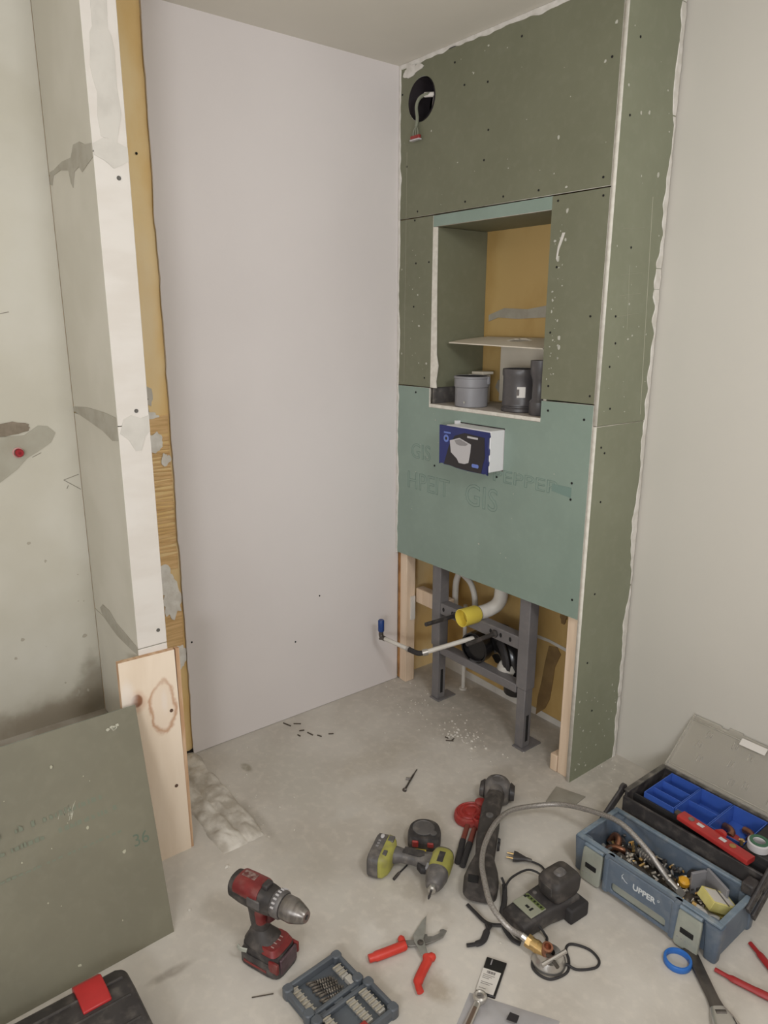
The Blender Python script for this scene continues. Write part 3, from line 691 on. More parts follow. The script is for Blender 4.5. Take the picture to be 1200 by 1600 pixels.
b.rings([[(x, y, 1.325), (x, y, 1.362), (x+.0004, y-.0004, 1.362), (x+.0004, y-.0004, 1.325)] for x, y in lab]); b.obj('barcode_label', m_paper, g2)
b = B(); b.box(.610, .619, .0435, .047, 1.333, 1.354); b.obj('barcode', m_ink, g2)
g3 = thing('upright_pipe', 'dark grey upright pipe spigot at the right edge of the niche', 'pipe', (.665, .06, 1.2723))
b = B(); b.lathe([(.030, 0), (.034, .006), (.034, .045), (.026, .055), (.025, .10), (.027, .12), (.034, .14), (.036, .185), (.033, .185), (.024, .12), (0, .12)], (.702, .058, 1.2723), n=24, caps=False); b.obj('spigot', m_piped, g3)
fs = thing('foam_mat', 'white bent foam mat with an oval hole arching over the couplers', 'mat', (.47, .2, 1.2723))
b = B()
def fpt(u, t):   # u across x, t along the bend
    x = .25+u*.46
    if t < 1: y, z = .256, 1.28+.243*t
    else:
        s = t-1; y = .256-.205*s; z = 1.523+.006*math.sin(min(1, s*3)*pi/2)-.030*s-.010*(u-.5)*s
    if t < 1: x = .335+u*(.31+.02*t)
    return V((x, y, z))
nu, nvv = 22, 26
ts = [i/8 for i in range(8)]+[1+i/18 for i in range(19)]
g = {}
for i in range(nu+1):
    for j, t in enumerate(ts):
        u = i/nu
        if t > 1.0:
            s = t-1; u = (u-.5)*(.80+.20*min(1, s*1.6))+.5; cut = .10*max(0, 1-abs(s-.5)*2)**.5; u = (u-.5)*(1-.18*(1-min(1, s*4)))+.5
        for k, dz in ((0, 0), (1, .004)):
            p = fpt(u, t); g[i, j, k] = b.v(p+(V((0, 0, dz)) if t >= 1 else V((0, -dz, 0))))
def hole(i, j):
    u = (i+.5)/nu; t = ts[j]
    return t > 1 and ((u-.56)/.11)**2+((t-1.42)/.16)**2 < 1
for i in range(nu):
    for j in range(len(ts)-1):
        if hole(i, j): continue
        for k in (0, 1): b.f([g[i, j, k], g[i+1, j, k], g[i+1, j+1, k], g[i, j+1, k]])
        for (di, dj, a, c) in ((-1, 0, (i, j), (i, j+1)), (1, 0, (i+1, j), (i+1, j+1)), (0, -1, (i, j), (i+1, j)), (0, 1, (i, j+1), (i+1, j+1))):
            ni, nj = i+di, j+dj
            if ni < 0 or ni >= nu or nj < 0 or nj >= len(ts)-1 or hole(ni, nj):
                b.f([g[(*a, 0)], g[(*c, 0)], g[(*c, 1)], g[(*a, 1)]])
b.obj('mat', m_foam, fs)

# ------------------------------------------------------------------ leaning sheet
ls = thing('plasterboard_offcut', 'olive green plasterboard offcut leaning in the bottom left corner', 'board', (.7, -1.66, 0))
bot0, bot1 = V((.744, -1.363, .001)), V((.762, -1.98, .001)); top0, top1 = V((.500, -1.333, .556)), V((.500, -1.98, .556))
nx = (bot1-bot0).cross(top0-bot0).normalized()
if nx.x < 0: nx = -nx
b = B()
A_ = [bot0, bot1, top1, top0]; Ab = [p-nx*TH for p in A_]
b.rings([A_, Ab])
for f in b.bm.faces:
    f.normal_update(); c = f.calc_center_median()
    f.material_index = 0 if abs(f.normal.dot(nx)) > .8 else (1 if c.z > .5 else 2)
b.obj('sheet', [m_sheet, m_tq, m_gyp], ls, smooth=False)
ux = (bot0-bot1).normalized(); uy = nx.cross(ux).normalized()
if uy.z < 0: uy = -uy
if ux.cross(uy).dot(nx) < 0: ux = ux
TL = M.Identity(4)
for i in range(3): TL[i][0], TL[i][1], TL[i][2] = ux[i], uy[i], nx[i]
TL.translation = bot0+nx*.0002
# sheet coordinates: x runs left to right towards the right edge (negative inside), y up the sheet
text('36', .045, TL @ M.Translation((-.028, .262, 0)), 'board_print', m_sheetp, ls)
rnd = random.Random(3); b = B(TL)
for row, (y0, hh) in enumerate(((.40, .016), (.36, .014), (.30, .007))):
    x = -.58
    while x < -.075:
        ww = rnd.uniform(.004, .012)
        if rnd.random() < .75: b.prism([(x, y0-.0), (x+ww, y0), (x+ww, y0+hh*rnd.uniform(.5, 1)), (x, y0+hh*rnd.uniform(.5, 1))], 0, .0003)
        x += ww+rnd.uniform(.002, .008)
b.obj('faint_print', mat('sheet_print_faint', (118, 122, 104), r=.7), ls, kind='stuff')
scuffs(TL, -.6, -.01, .02, .58, 22, 21, 'scuffs', ls, mat('sheet_scuff', (178, 174, 152), r=.9), .004)
b = B(TL); b.lathe([(.006, 0), (.006, .0006), (.003, .0002)], (-.355, .43, 0), n=10); b.obj('screw_hole', m_hole, ls)
rnd = random.Random(9); b = B(TL)
for i in range(16):
    x, y = -.185+rnd.gauss(0, .012), .395+rnd.gauss(0, .014); b.prism([(x, y), (x+.001, y-.001), (x+.012*rnd.random(), y+.014), (x+.002, y+.004)], 0, .0006)
for i in range(7):
    x, y = -.03+rnd.gauss(0, .008), .565+rnd.gauss(0, .008); b.prism(blob(x, y, .005, .004, i, 7, .6), 0, .0008)
b.obj('dent_marks', mat('dent', (186, 182, 164), r=.9), ls, kind='stuff')

# ------------------------------------------------------------------ rough floor by the wall end
def mound(name, x0, x1, y0, y1, fn, m, parent, n=46, kind='stuff'):
    b = B(); g = {}
    for i in range(n+1):
        for j in range(n+1):
            x = x0+(x1-x0)*i/n; y = y0+(y1-y0)*j/n; g[i, j] = b.v((x, y, fn(x, y)))
    for i in range(n):
        for j in range(n): b.f([g[i, j], g[i+1, j], g[i+1, j+1], g[i, j+1]])
    return b.obj(name, m, parent, kind=kind, ang=60)
def mfn(x, y):
    yc = -1.045-.01*(x/.5); d = abs(y-yc)/(.075+.01*NZ.noise(V((x*12, 0, 0))))
    e = max(0, 1-d**4)*max(0, min(1, (.56-x)/.06))*max(0, min(1, (x+.02)/.04))
    g = max(0, 1-abs(y+1.075-.06*x)/.012)*max(0, min(1, (x-.08)/.05))
    return -.005+e**.3*(.019+.009*NZ.noise(V((x*16, y*22, 0)))+.005*NZ.noise(V((x*60, y*60, 2)))+.006*NZ.noise(V((x*7, y*9, 5)))-.010*g)
mound('screed_rubble', -.02, .60, -1.19, -.93, mfn, m_rough, floor, 70)
rnd = random.Random(17); b = B()
def crumb(b, x, y, s):
    b.rings([[(x+s*k*math.cos(a)*rnd.uniform(.7, 1.2), y+s*k*math.sin(a)*rnd.uniform(.7, 1.2), z) for a in (0, 1.25, 2.5, 3.8, 5)] for k, z in ((1, 0), (.9, s*.5), (.4, s*.8))])
for i in range(50): crumb(b, rnd.uniform(.0, .6), rnd.uniform(-1.0, -.75) if i % 2 else rnd.gauss(-1.03, .08), rnd.uniform(.0015, .004))
for i in range(60): crumb(b, rnd.gauss(.48, .22), rnd.gauss(-.10, .09), rnd.uniform(.0015, .0045))
for i in range(40): crumb(b, rnd.gauss(.53, .06), rnd.gauss(-.09, .03), rnd.uniform(.002, .007))
for i in range(36): crumb(b, rnd.gauss(.15, .12), rnd.gauss(-.02, .08)-.05, rnd.uniform(.0015, .004))
for i in range(20): crumb(b, rnd.gauss(1.02, .04), rnd.gauss(.18, .06), rnd.uniform(.0015, .004))
for i in range(24): crumb(b, rnd.uniform(.5, 1.7), rnd.uniform(-1.4, -.1), rnd.uniform(.0012, .003))
for x, y, s in ((.614, -1.144, .008), (.70, -1.30, .005), (.72, -1.36, .006)): crumb(b, x, y, s)
tag(b.obj('plaster_crumbs', m_crumb, smooth=False), 'white plaster crumbs scattered over the concrete floor', 'debris', kind='stuff')
b = B()
for x, y, l, a in ((.02, -.60, .04, .3), (.05, -.57, .03, .9), (.14, -.56, .03, .2), (.11, -.58, .02, 1.2), (.18, -.54, .02, .4), (.52, -.165, .03, .8), (.535, -.15, .02, 1.8), (.50, -.15, .015, .2), (.13, -.60, .015, .2), (.2, -.5, .02, 1.)):
    b.tube([(x, y, .002), (x+l*math.cos(a), y+l*math.sin(a), .002)], .0025, 5)
tag(b.obj('dark_wood_chips', m_dark_crumb), 'dark splinters lying on the floor along the white wall', 'debris', kind='stuff')
b = B(); b.rings([[(x, y, z) for x, y in ((.973, -.057), (1.071, -.023), (1.078, -.108), (1.003, -.150))] for z in (.0, .004)])
tag(b.obj('grey_offcut', mat('offcut_grey', (150, 144, 132), (140, 134, 122), r=.6, scale=20)), 'thin square grey offcut lying on floor near the green box corner', 'offcut')
nl = thing('wall_anchor', 'long grey nail anchor lying alone on the bare floor', 'nail', (.63, -.436, 0))
b = B(); b.tube([(.597, -.38, .004), (.612, -.408, .004)], .0022, 6); b.tube([(.612, -.408, .004), (.660, -.489, .004)], .0036, 8); b.obj('shaft', m_steeld, nl)
b = B(); b.lathe([(.008, 0), (.008, .002), (.004, .005)], (.662, -.492, .005), (.05, -.1, .02), 10); b.obj('head', m_steeld, nl)
b = B(); b.tube([(.628, -.435, .005), (.616, -.448, .006)], .004, 6); b.obj('wing', m_steeld, nl)

# ------------------------------------------------------------------ red drill (stands on its battery)
X, Y, Z = V((1, 0, 0)), V((0, 1, 0)), V((0, 0, 1))
dr = thing('cordless_drill', 'red and black cordless drill standing upright on its battery', 'drill', (.978, -1.205, 0), M.Rotation(math.radians(21), 4, 'Z') @ M.Diagonal((1.12, 1.12, 1.12, 1)))
def lo(b, name, m, root, **kw): return b.obj(name, m, root, world=False, **kw)
b = B(); b.loft([((-.001, 0, z), X, Y, hx, hy, 5) for z, hx, hy in ((0, .055, .038), (.004, .058, .041), (.028, .058, .041), (.034, .056, .039))]); lo(b, 'battery', m_black, dr)
b = B(); b.loft([((-.001, 0, z), X, Y, hx, hy, 5) for z, hx, hy in ((.0345, .054, .037), (.052, .052, .036))]); lo(b, 'battery_top', m_black, dr)
b = B(); b.box(.052, .0585, -.028, .028, .012, .05); lo(b, 'battery_label', mat('battery_label', (70, 48, 54), (90, 70, 74), r=.4, scale=60), dr, bevel=.002)
for s in (-1, 1):
    b = B(); b.box(.030, .056, s*.036-.004, s*.036+.004, .02, .046); lo(b, 'battery_release', m_redt, dr, bevel=.002)
    b = B(); b.box(-.04, .025, s*.0405-.001, s*.0405+.001, .012, .018); lo(b, 'side_stripe', m_redt, dr)
b = B(); b.loft([((-.003, 0, .0525), X, Y, .050, .036, 4), ((-.006, 0, .060), X, Y, .047, .034, 4), ((-.018, 0, .070), X, Y, .030, .026, 3), ((-.022, 0, .085), X, Y, .021, .018, 2.5)]); lo(b, 'handle_foot', m_blackd, dr)
b = B(); b.loft([((.022, 0, .0535), X, Y, .026, .0365, 4), ((.020, 0, .066), X, Y, .020, .031, 4)]); lo(b, 'foot_panel', m_redt, dr)
b = B(); b.loft([((-.022, 0, .084), X, Y, .0205, .0175, 2.5), ((-.026, 0, .105), X, Y, .020, .0175, 2.5), ((-.028, 0, .128), X, Y, .022, .018, 2.5), ((-.025, 0, .146), X, Y, .030, .020, 2.5)]); lo(b, 'grip', m_blackd, dr)
b = B(); b.loft([((-.014, 0, .104), X, Y, .0125, .0185, 2.5), ((-.016, 0, .128), X, Y, .0155, .019, 2.5), ((-.012, 0, .146), X, Y, .022, .0205, 2.5)]); lo(b, 'grip_front', m_redt, dr)
b = B(); b.loft([((.005, 0, .112), X, Y, .008, .009, 2), ((.012, 0, .122), X, Y, .010, .010, 2), ((.010, 0, .138), X, Y, .008, .010, 2)]); lo(b, 'trigger', mat('trigger_dark_red', (70, 26, 26), r=.5), dr)
hz = .172
b = B(); b.loft([((x, 0, hz-.002), Y, Z, hy, hh, 2.4) for x, hy, hh in ((-.094, .022, .022), (-.090, .028, .029), (-.06, .031, .033), (-.015, .031, .034), (.012, .029, .032), (.026, .027, .029))], n=28); lo(b, 'motor_housing', m_blackd, dr)
b = B(); b.loft([((x, 0, hz+.010), Y, Z, hy, hh, 2.4) for x, hy, hh in ((-.074, .0305, .0225), (-.05, .0315, .0235), (-.012, .0315, .024), (-.005, .030, .022))], n=28); lo(b, 'top_shell', m_redt, dr)
b = B(); b.box(-.004, .012, -.012, .012, hz+.028, hz+.040); lo(b, 'gear_switch', m_black, dr, bevel=.003)
b = B(); b.box(-.03, .005, -.034, -.028, hz-.01, hz+.012); lo(b, 'side_badge', m_greyp, dr, bevel=.002)
b = B()
ring = []
for x, r in ((.0265, .027), (.030, .0295), (.046, .0295), (.050, .027)):
    ring.append([(x, r*(1+.035*(k % 2))*math.cos(2*pi*k/36), hz+r*(1+.035*(k % 2))*math.sin(2*pi*k/36)) for k in range(36)])
b.rings(ring); lo(b, 'torque_ring', m_greyp, dr)
b = B()
for k in range(9):
    a = math.radians(20+k*17); y, z = .031*math.cos(a), hz+.031*math.sin(a); b.box(.034, .042, y-.0018, y+.0018, z-.0012, z+.0012)
lo(b, 'torque_marks', m_printw, dr, kind='stuff')
b = B(); b.lathe([(.024, 0), (.0265, .003), (.0265, .026), (.022, .040), (.016, .056), (.013, .060), (.006, .060), (.006, .05)], (.0505, 0, hz), (1, 0, 0), 28); lo(b, 'chuck', mat('chuck_metal', (138, 132, 126), (112, 106, 100), r=.3, m=.6, scale=24, stretch=(4, 1, 1)), dr)
b = B(); b.tube(cr([(-.03, -.040, .045), (-.043, -.046, .048), (-.053, -.044, .05)], 4), .003, 8, flat=2); lo(b, 'belt_clip', m_latch, dr)

b = B()
for k, (x, y, a) in enumerate(((.028, -.02, .5), (.026, -.008, .9), (.028, .004, .4), (.026, .014, .8))):
    b.box(x-.004, x+.004, y-.0012, y+.0012, .0662, .0667)
lo(b, 'panel_wear', mat('wear_light', (176, 150, 142), r=.6), dr, kind='stuff')
b = B(); b.loft([((x, .004, hz+.0325), Y, Z, .009, .0022, 4) for x in (-.066, -.030)]); lo(b, 'top_label', mat('top_label_dark', (92, 40, 38), (150, 128, 120), r=.5, scale=90), dr)

# ------------------------------------------------------------------ lime impact driver lying on its side
a_ = V((.552, -.834, 0)).normalized(); h_ = V((.834, .552, 0)).normalized()
R4 = M.Identity(4)
yv = h_.cross(a_)
for i in range(3): R4[i][0], R4[i][1], R4[i][2] = a_[i], yv[i], h_[i]
imp = thing('impact_driver', 'lime and dark grey cordless impact driver lying on its side', 'drill', (.872, -.789, .0385), R4)
b = B(); b.loft([((.004, 0, z), X, Y, hx, hy, 5) for z, hx, hy in ((0, .058, .034), (.004, .062, .0375), (.030, .063, .038), (.034, .062, .037))]); lo(b, 'battery', m_greyp, imp)
b = B(); b.loft([((.002, 0, z), X, Y, hx, hy, 5) for z, hx, hy in ((.0345, .063, .0382), (.046, .062, .037), (.058, .05, .031), (.064, .034, .024))]); lo(b, 'battery_mount', m_lime, imp)
b = B(); b.box(.02, .04, -.0385, -.030, .040, .052); b.box(-.045, -.02, -.0385, -.03, .037, .055); lo(b, 'mount_badges', m_greyp, imp, bevel=.002, kind='stuff')
b = B(); b.lathe([(.009, 0), (.008, .002), (.004, .003)], (-.034, -.0378, .018), (0, -1, 0), 14, squash=(1, .7)); lo(b, 'battery_light', m_printw, imp)
b = B()
for x in (-.012, .0, .012): b.box(x-.003, x+.003, -.0395, -.0375, .012, .02)
lo(b, 'battery_marks', m_printg, imp, kind='stuff')
b = B(); b.loft([((-.012, 0, .062), X, Y, .026, .022, 2.8), ((-.016, 0, .085), X, Y, .020, .0185, 2.6), ((-.018, 0, .12), X, Y, .0205, .0185, 2.6), ((-.018, 0, .15), X, Y, .024, .0195, 2.6), ((-.012, 0, .178), X, Y, .036, .023, 2.6)]); lo(b, 'grip', m_greyp, imp)
b = B(); b.prism([(-.033, .09), (-.008, .088), (-.004, .14), (-.014, .155), (-.034, .15)], -.0205, -.0185); b.bm.transform(M(((1, 0, 0, 0), (0, 0, 1, 0), (0, 1, 0, 0), (0, 0, 0, 1)))); lo(b, 'grip_pad', m_black, imp)
b = B(); b.loft([((.010, 0, .140), X, Y, .008, .010, 2.2), ((.022, 0, .155), X, Y, .010, .011, 2.2), ((.020, 0, .172), X, Y, .008, .011, 2.2)]); lo(b, 'trigger', m_blackr, imp)
b = B(); b.box(.008, .03, -.019, -.010, .168, .180); lo(b, 'direction_switch', m_pipeg, imp, bevel=.002)
b = B(); b.loft([((x, 0, .203), Y, Z, hy, hh, 2.5) for x, hy, hh in ((-.068, .018, .020), (-.062, .026, .028), (-.04, .031, .034), (.0, .031, .034), (.018, .030, .032))], n=28); lo(b, 'motor_housing', m_lime, imp)
b = B(); b.loft([((x, 0, .203), Y, Z, hy, hh, 2.5) for x, hy, hh in ((-.071, .012, .013), (-.069, .019, .021), (-.060, .027, .0295), (-.056, .0285, .031))], n=28); lo(b, 'rear_cap', m_greyp, imp)
b = B(); b.box(-.035, .008, -.0322, -.030, .196, .214); lo(b, 'name_plate', m_black, imp, bevel=.002)
b = B(); b.loft([((x, 0, .203), Y, Z, r, r*1.05, 2.3) for x, r in ((.0185, .0305), (.03, .031), (.055, .026), (.072, .020), (.076, .016))], n=28); lo(b, 'nose', m_greyp, imp)
b = B(); b.lathe([(.012, .0), (.012, .012), (.008, .016), (.004, .016)], (.0762, 0, .203), (1, 0, 0), 18); lo(b, 'bit_collar', m_chrome, imp)
b = B(); b.cyl((.09, 0, .203), (.112, 0, .203), .0035, n=6); b.cyl((.112, 0, .203), (.122, 0, .203), .0045, .002, 6); lo(b, 'driver_bit', m_black, imp)

tm = thing('tape_measure', 'round black tape measure with red buttons lying behind the lime driver', 'tape measure', (.893, -.603, 0), M.Rotation(math.radians(42), 4, 'Z') @ M.Diagonal((1.12, 1.12, 1.1, 1)))
tmo = [(-.042, -.036), (-.03, -.043), (.02, -.043), (.042, -.036), (.047, -.02), (.044, .012), (.030, .034), (.006, .043), (-.02, .040), (-.038, .024), (-.046, .0)]
tmo = [(p.x, p.y) for p in cr([(x, y, 0) for x, y in tmo], 3, True)]
b = B(); b.prism(tmo, 0, .042, inset=.07); lo(b, 'case', m_black, tm)
b = B(); b.lathe([(.031, .0), (.031, .0022), (.028, .003), (.027, .0018), (0, .0018)], (-.003, .002, .042), n=32); lo(b, 'disc_badge', m_greyp, tm)
b = B(); b.lathe([(.010, 0), (.010, .004), (.007, .005), (0, .004)], (.026, -.016, .0405), n=18); lo(b, 'clip_screw', m_greyp, tm)
b = B(); b.box(-.030, -.012, -.0475, -.040, .014, .034); lo(b, 'lock_button', m_redp, tm, bevel=.003)
b = B(); b.box(.012, .030, -.0465, -.040, .016, .032); lo(b, 'release_button', m_redp, tm, bevel=.003)
b = B(); b.box(-.020, .010, -.046, -.043, .002, .008); lo(b, 'tape_end', m_yellowp, tm)
hk = thing('hex_key', 'thin dark rod with thick tip lying under the lime driver handle', 'tool', (.95, -.74, 0))
b = B(); b.tube(cr([(.931, -.694, .004), (.944, -.72, .004), (.953, -.755, .004)], 5), .0024, 7); b.obj('shank', m_blackr, hk)
b = B(); b.tube([(.953, -.755, .0045), (.963, -.784, .0045)], .0043, 8); b.obj('tip', m_blackd, hk)

# ------------------------------------------------------------------ red round-headed cutter with black legs
rc = thing('tube_cutter', 'red round-headed pliers with two black grips, beside the long dark tool', 'pliers', (.91, -.42, 0))
c0 = V((.905, -.412, 0))
b = B(); b.lathe([(.044, .0), (.053, .004), (.055, .014), (.052, .026), (.046, .029), (.043, .026), (.038, .026), (.036, .030), (.028, .031), (.025, .027), (.019, .027), (.017, .033), (.008, .035), (.0, .035)], c0, n=36, squash=(.93, 1.08)); b.obj('head', m_redp, rc)
b = B(); b.lathe([(.018, 0), (.021, .006), (.020, .03), (.012, .034)], (.893, -.352, 0), n=18); b.obj('lug', m_redp, rc)
b = B(); b.lathe([(.016, 0), (.016, .034), (.011, .036), (.011, .028), (0, .028)], (.950, -.425, 0), n=18); b.obj('pivot_boss', m_redp, rc)
for p0, p1, p2 in (((.935, -.455, .014), (.975, -.515, .011), (1.033, -.594, .010)), ((.962, -.452, .014), (.998, -.508, .011), (1.052, -.592, .010))):
    b = B(); b.tube([p0, p1], .0085, 8, flat=.8); b.obj('tang', mat('red_brown_steel', (130, 68, 56), r=.5, m=.3) if not bpy.data.materials.get('red_brown_steel') else bpy.data.materials['red_brown_steel'], rc)
    b = B(); b.tube(cr([p1, ((p1[0]+p2[0])/2, (p1[1]+p2[1])/2, .011), p2], 5), .0098, 10, flat=.9); b.obj('grip', m_blackr, rc)

# ------------------------------------------------------------------ long dark cordless angle tool
dk = thing('angle_tool', 'long dusty dark grey cordless angle tool lying under the steel hose', 'power tool', (1.02, -.42, 0))
P_ = [V(p) for p in ((.905, -.29, .045), (.955, -.37, .043), (1.0, -.425, .041), (1.05, -.49, .040), (1.10, -.55, .038), (1.14, -.60, .035), (1.175, -.645, .033))]
dirs = (P_[-1]-P_[0]); dirs.z = 0; dirs.normalize(); sd = V((-dirs.y, dirs.x, 0))
def seg(pts_w, e=2.6): return [(p, sd, Z, hw, hh, e) for p, hw, hh in pts_w]
b = B(); b.loft(seg([(P_[0]+dirs*.02, .028, .030), (P_[1], .031, .033), (P_[2], .033, .034), (P_[3], .032, .032), (P_[4]-dirs*.02, .029, .030), (P_[4], .028, .029)])); b.obj('body', m_blackd, dk)
b = B(); b.loft(seg([(P_[4]+dirs*.001, .029, .029), (P_[5]-dirs*.015, .044, .031), (P_[5]+dirs*.02, .050, .031), (P_[6], .048, .029), (P_[6]+dirs*.012, .040, .023)], 3.4)); b.obj('battery_foot', m_blackd, dk)
b = B(); b.loft(seg([(P_[5]+dirs*.035-sd*.02+Z*.031, .016, .003), (P_[6]-sd*.02+Z*.03, .014, .002)], 4)); b.obj('foot_recess', m_hole, dk)
hc = P_[0]-dirs*.025+V((0, 0, .0))
b = B(); b.lathe([(.040, -.043), (.047, -.038), (.049, -.01), (.046, .012), (.036, .028), (.022, .036), (.018, .037), (.015, .034), (0, .034)], hc, n=28, squash=(1, 1)); b.obj('gear_head', m_greyp, dk)
for s in (-1, 1):
    b = B(); b.loft([(hc+sd*s*.044+dirs*d+Z*z, dirs, Z, hu, hv, 3) for d, z, hu, hv in ((.0, -.008, .03, .026),)]+[(hc+sd*s*.058+dirs*.006-Z*.008, dirs, Z, .024, .02, 3)]); b.obj('side_guard', m_black, dk)
b = B(); b.loft(seg([(hc+dirs*.03+Z*.012, .022, .022), (hc+dirs*.055+Z*.008, .024, .024)])); b.obj('neck_cover', m_greyp, dk)
for i, d in enumerate((.0, .022)):
    b = B(); b.loft([(P_[3]+sd*(.034)+dirs*(d-.01), dirs, Z, .009, .014, 2.5), (P_[3]+sd*(.042)+dirs*(d-.01), dirs, Z, .007, .011, 2.5)]); b.obj('switch_rib', m_blackr, dk)
b = B(); b.lathe([(.012, 0), (.012, .003), (.008, .004)], P_[2]+Z*.0335, n=14); b.obj('screw_cover', m_greyp, dk)

# ------------------------------------------------------------------ charger, battery, cords
ch = thing('battery_charger', 'black battery charger with a display label and looped mains cord', 'charger', (1.31, -.55, 0), math.radians(-4))
b = B(); b.loft([((0, -.105, .022), X, Z, .036, .020, 4), ((0, -.10, .024), X, Z, .043, .024, 5), ((0, -.0, .028), X, Z, .046, .028, 5), ((0.004, .04, .030), X, Z, .050, .030, 5), ((.004, .10, .030), X, Z, .050, .030, 5), ((.004, .106, .028), X, Z, .044, .026, 4)], n=24); lo(b, 'housing', m_black, ch)
b = B(); b.box(.03, .075, .045, .115, .0, .045); lo(b, 'side_block', m_blackr, ch, bevel=.006)
b = B(); b.box(-.036, .034, -.068, -.012, .0525, .0562); lo(b, 'label_plate', m_lcd, ch, bevel=.001)
b = B(); b.box(-.034, .032, -.026, -.014, .0562, .0568); lo(b, 'label_stripe', m_lcd2, ch)
b = B()
for k in range(5): b.box(-.028+k*.012, -.022+k*.012, -.023, -.017, .0568, .0572)
b.box(-.006, .006, -.052, -.044, .0562, .0567); b.box(.01, .016, -.054, -.04, .0562, .0567); b.box(-.034, -.026, -.03, -.022, .0562, .0569)
lo(b, 'label_marks', m_hole, ch, kind='stuff')
b = B(); b.lathe([(.006, 0), (.006, .003), (.003, .0035)], (-.024, .004, .055), n=12); lo(b, 'button', m_greyp, ch)
cord = cr([(1.163, -.414, .008), (1.195, -.404, .007), (1.225, -.415, .007), (1.248, -.43, .006), (1.27, -.425, .005), (1.30, -.40, .005)], 6)
b = B(); b.tube(cord, .0032, 7); b.obj('mains_cord', m_blackr, ch)
b = B(); b.loft([((1.120, -.4425, .012), V((.57, -.82, 0)).normalized(), Z, .019, .008, 3.5), ((1.128, -.437, .012), V((.57, -.82, 0)).normalized(), Z, .018, .008, 3), ((1.150, -.4225, .011), V((.57, -.82, 0)).normalized(), Z, .007, .006, 2), ((1.166, -.412, .010), V((.57, -.82, 0)).normalized(), Z, .005, .005, 2)]); b.obj('mains_plug', m_black, ch)
b = B()
for s in (-1, 1):
    o = V((1.120, -.4425, .012))+V((.57, -.82, 0)).normalized()*.0095*s; d = V((-.82, -.57, 0)).normalized()
    b.cyl(o, o+d*.010, .0026, n=8); b.cyl(o+d*.010, o+d*.02, .0022, n=8)
b.obj('plug_pins', m_brass, ch, kind='stuff')
b = B(); b.tube(cr([(1.205, -.575, .03), (1.19, -.53, .03), (1.195, -.47, .028), (1.22, -.445, .02), (1.25, -.45, .012), (1.262, -.46, .008)], 6), .0032, 7); b.obj('cord_loop', m_blackr, ch)
b = B(); b.tube(cr([(1.345, -.60, .03), (1.365, -.595, .012), (1.382, -.605, .005), (1.396, -.675, .004), (1.422, -.698, .004), (1.460, -.687, .004), (1.474, -.640, .004), (1.457, -.608, .004), (1.428, -.583, .004), (1.427, -.559, .004), (1.465, -.537, .004), (1.500, -.543, .004), (1.510, -.568, .004), (1.486, -.610, .0045), (1.462, -.623, .009), (1.433, -.630, .005), (1.405, -.622, .005), (1.378, -.60, .006)], 7), .0034, 7); b.obj('cord_coil', m_blackr, ch)
bt = thing('battery_pack', 'dusty dark battery pack standing on the black charger', 'battery', (1.325, -.49, .0602), math.radians(-4))
b = B(); b.loft([((0, 0, z), X, Y, hx, hy, 5) for z, hx, hy in ((0, .036, .045), (.012, .040, .050), (.045, .041, .052), (.056, .036, .046), (.060, .030, .040))]); lo(b, 'shell', m_blackd, bt)
b = B(); b.loft([((0, 0, .060), X, Y, .014, .018, 3), ((0, 0, .066), X, Y, .010, .014, 3)]); lo(b, 'terminal_block', m_greyp, bt)
b = B(); b.box(-.02, .02, -.053, -.049, .018, .044); lo(b, 'latch_button', m_black, bt, bevel=.002)
st = thing('safety_strap', 'black forked strap with curved ends lying left of the charger', 'strap', (1.24, -.69, 0))
b = B(); b.tube(cr([(1.165, -.682, .006), (1.20, -.685, .006), (1.233, -.688, .007), (1.255, -.682, .008), (1.282, -.656, .010)], 6), .0055, 8, flat=.7); b.obj('upper_arm', m_blackr, st)
b = B(); b.tube(cr([(1.262, -.780, .006), (1.275, -.757, .007), (1.278, -.735, .007), (1.262, -.703, .008), (1.256, -.684, .008)], 6), [.006, .009, .009, .006, .005], 8, flat=.6); b.obj('lower_arm', m_blackr, st)
b = B(); b.tube(cr([(1.245, -.69, .008), (1.262, -.70, .008)], 3), .005, 8); b.tube(cr([(1.282, -.66, .008), (1.30, -.668, .008), (1.325, -.672, .006), (1.345, -.666, .006)], 5), .007, 8, flat=.6); b.obj('strap_body', m_blackr, st)
bs = thing('black_band', 'short black folded band standing between dark tool and charger', 'strap', (1.21, -.59, 0))
b = B(); b.tube(cr([(1.172, -.552, .03), (1.19, -.560, .022), (1.215, -.585, .014), (1.238, -.615, .010), (1.25, -.635, .006)], 6), [.004, .007, .008, .009, .008], 8, flat=.7); b.obj('band', m_blackr, bs)

# ------------------------------------------------------------------ braided hose with brass valve
ho = thing('braided_hose', 'braided steel hose with brass valve and chrome rosette arching into the toolbox', 'hose', (1.3, -.5, 0))
HP = [(1.352, -.672, .042), (1.325, -.695, .062), (1.265, -.694, .083), (1.20, -.655, .093), (1.142, -.606, .093), (1.093, -.54, .093), (1.052, -.452, .093), (1.030, -.36, .08), (1.052, -.262, .066), (1.115, -.208, .082), (1.232, -.208, .125), (1.335, -.225, .155), (1.426, -.233, .13), (1.477, -.236, .098), (1.503, -.236, .078)]
hp = cr(HP, 10)
b = B(); b.tube(hp, [.0078+.00035*(k % 2) for k in range(len(hp))], 10); b.obj('braid', m_braid, ho)
b = B(); b.cyl((1.500, -.236, .080), (1.525, -.232, .064), .0098, n=12); b.cyl((1.525, -.232, .064), (1.543, -.229, .052), .0125, n=6); b.obj('far_nut', m_chrome, ho)
b = B(); b.cyl((1.352, -.672, .042), (1.368, -.666, .036), .0092, n=12); b.obj('crimp_sleeve', m_chrome, ho)
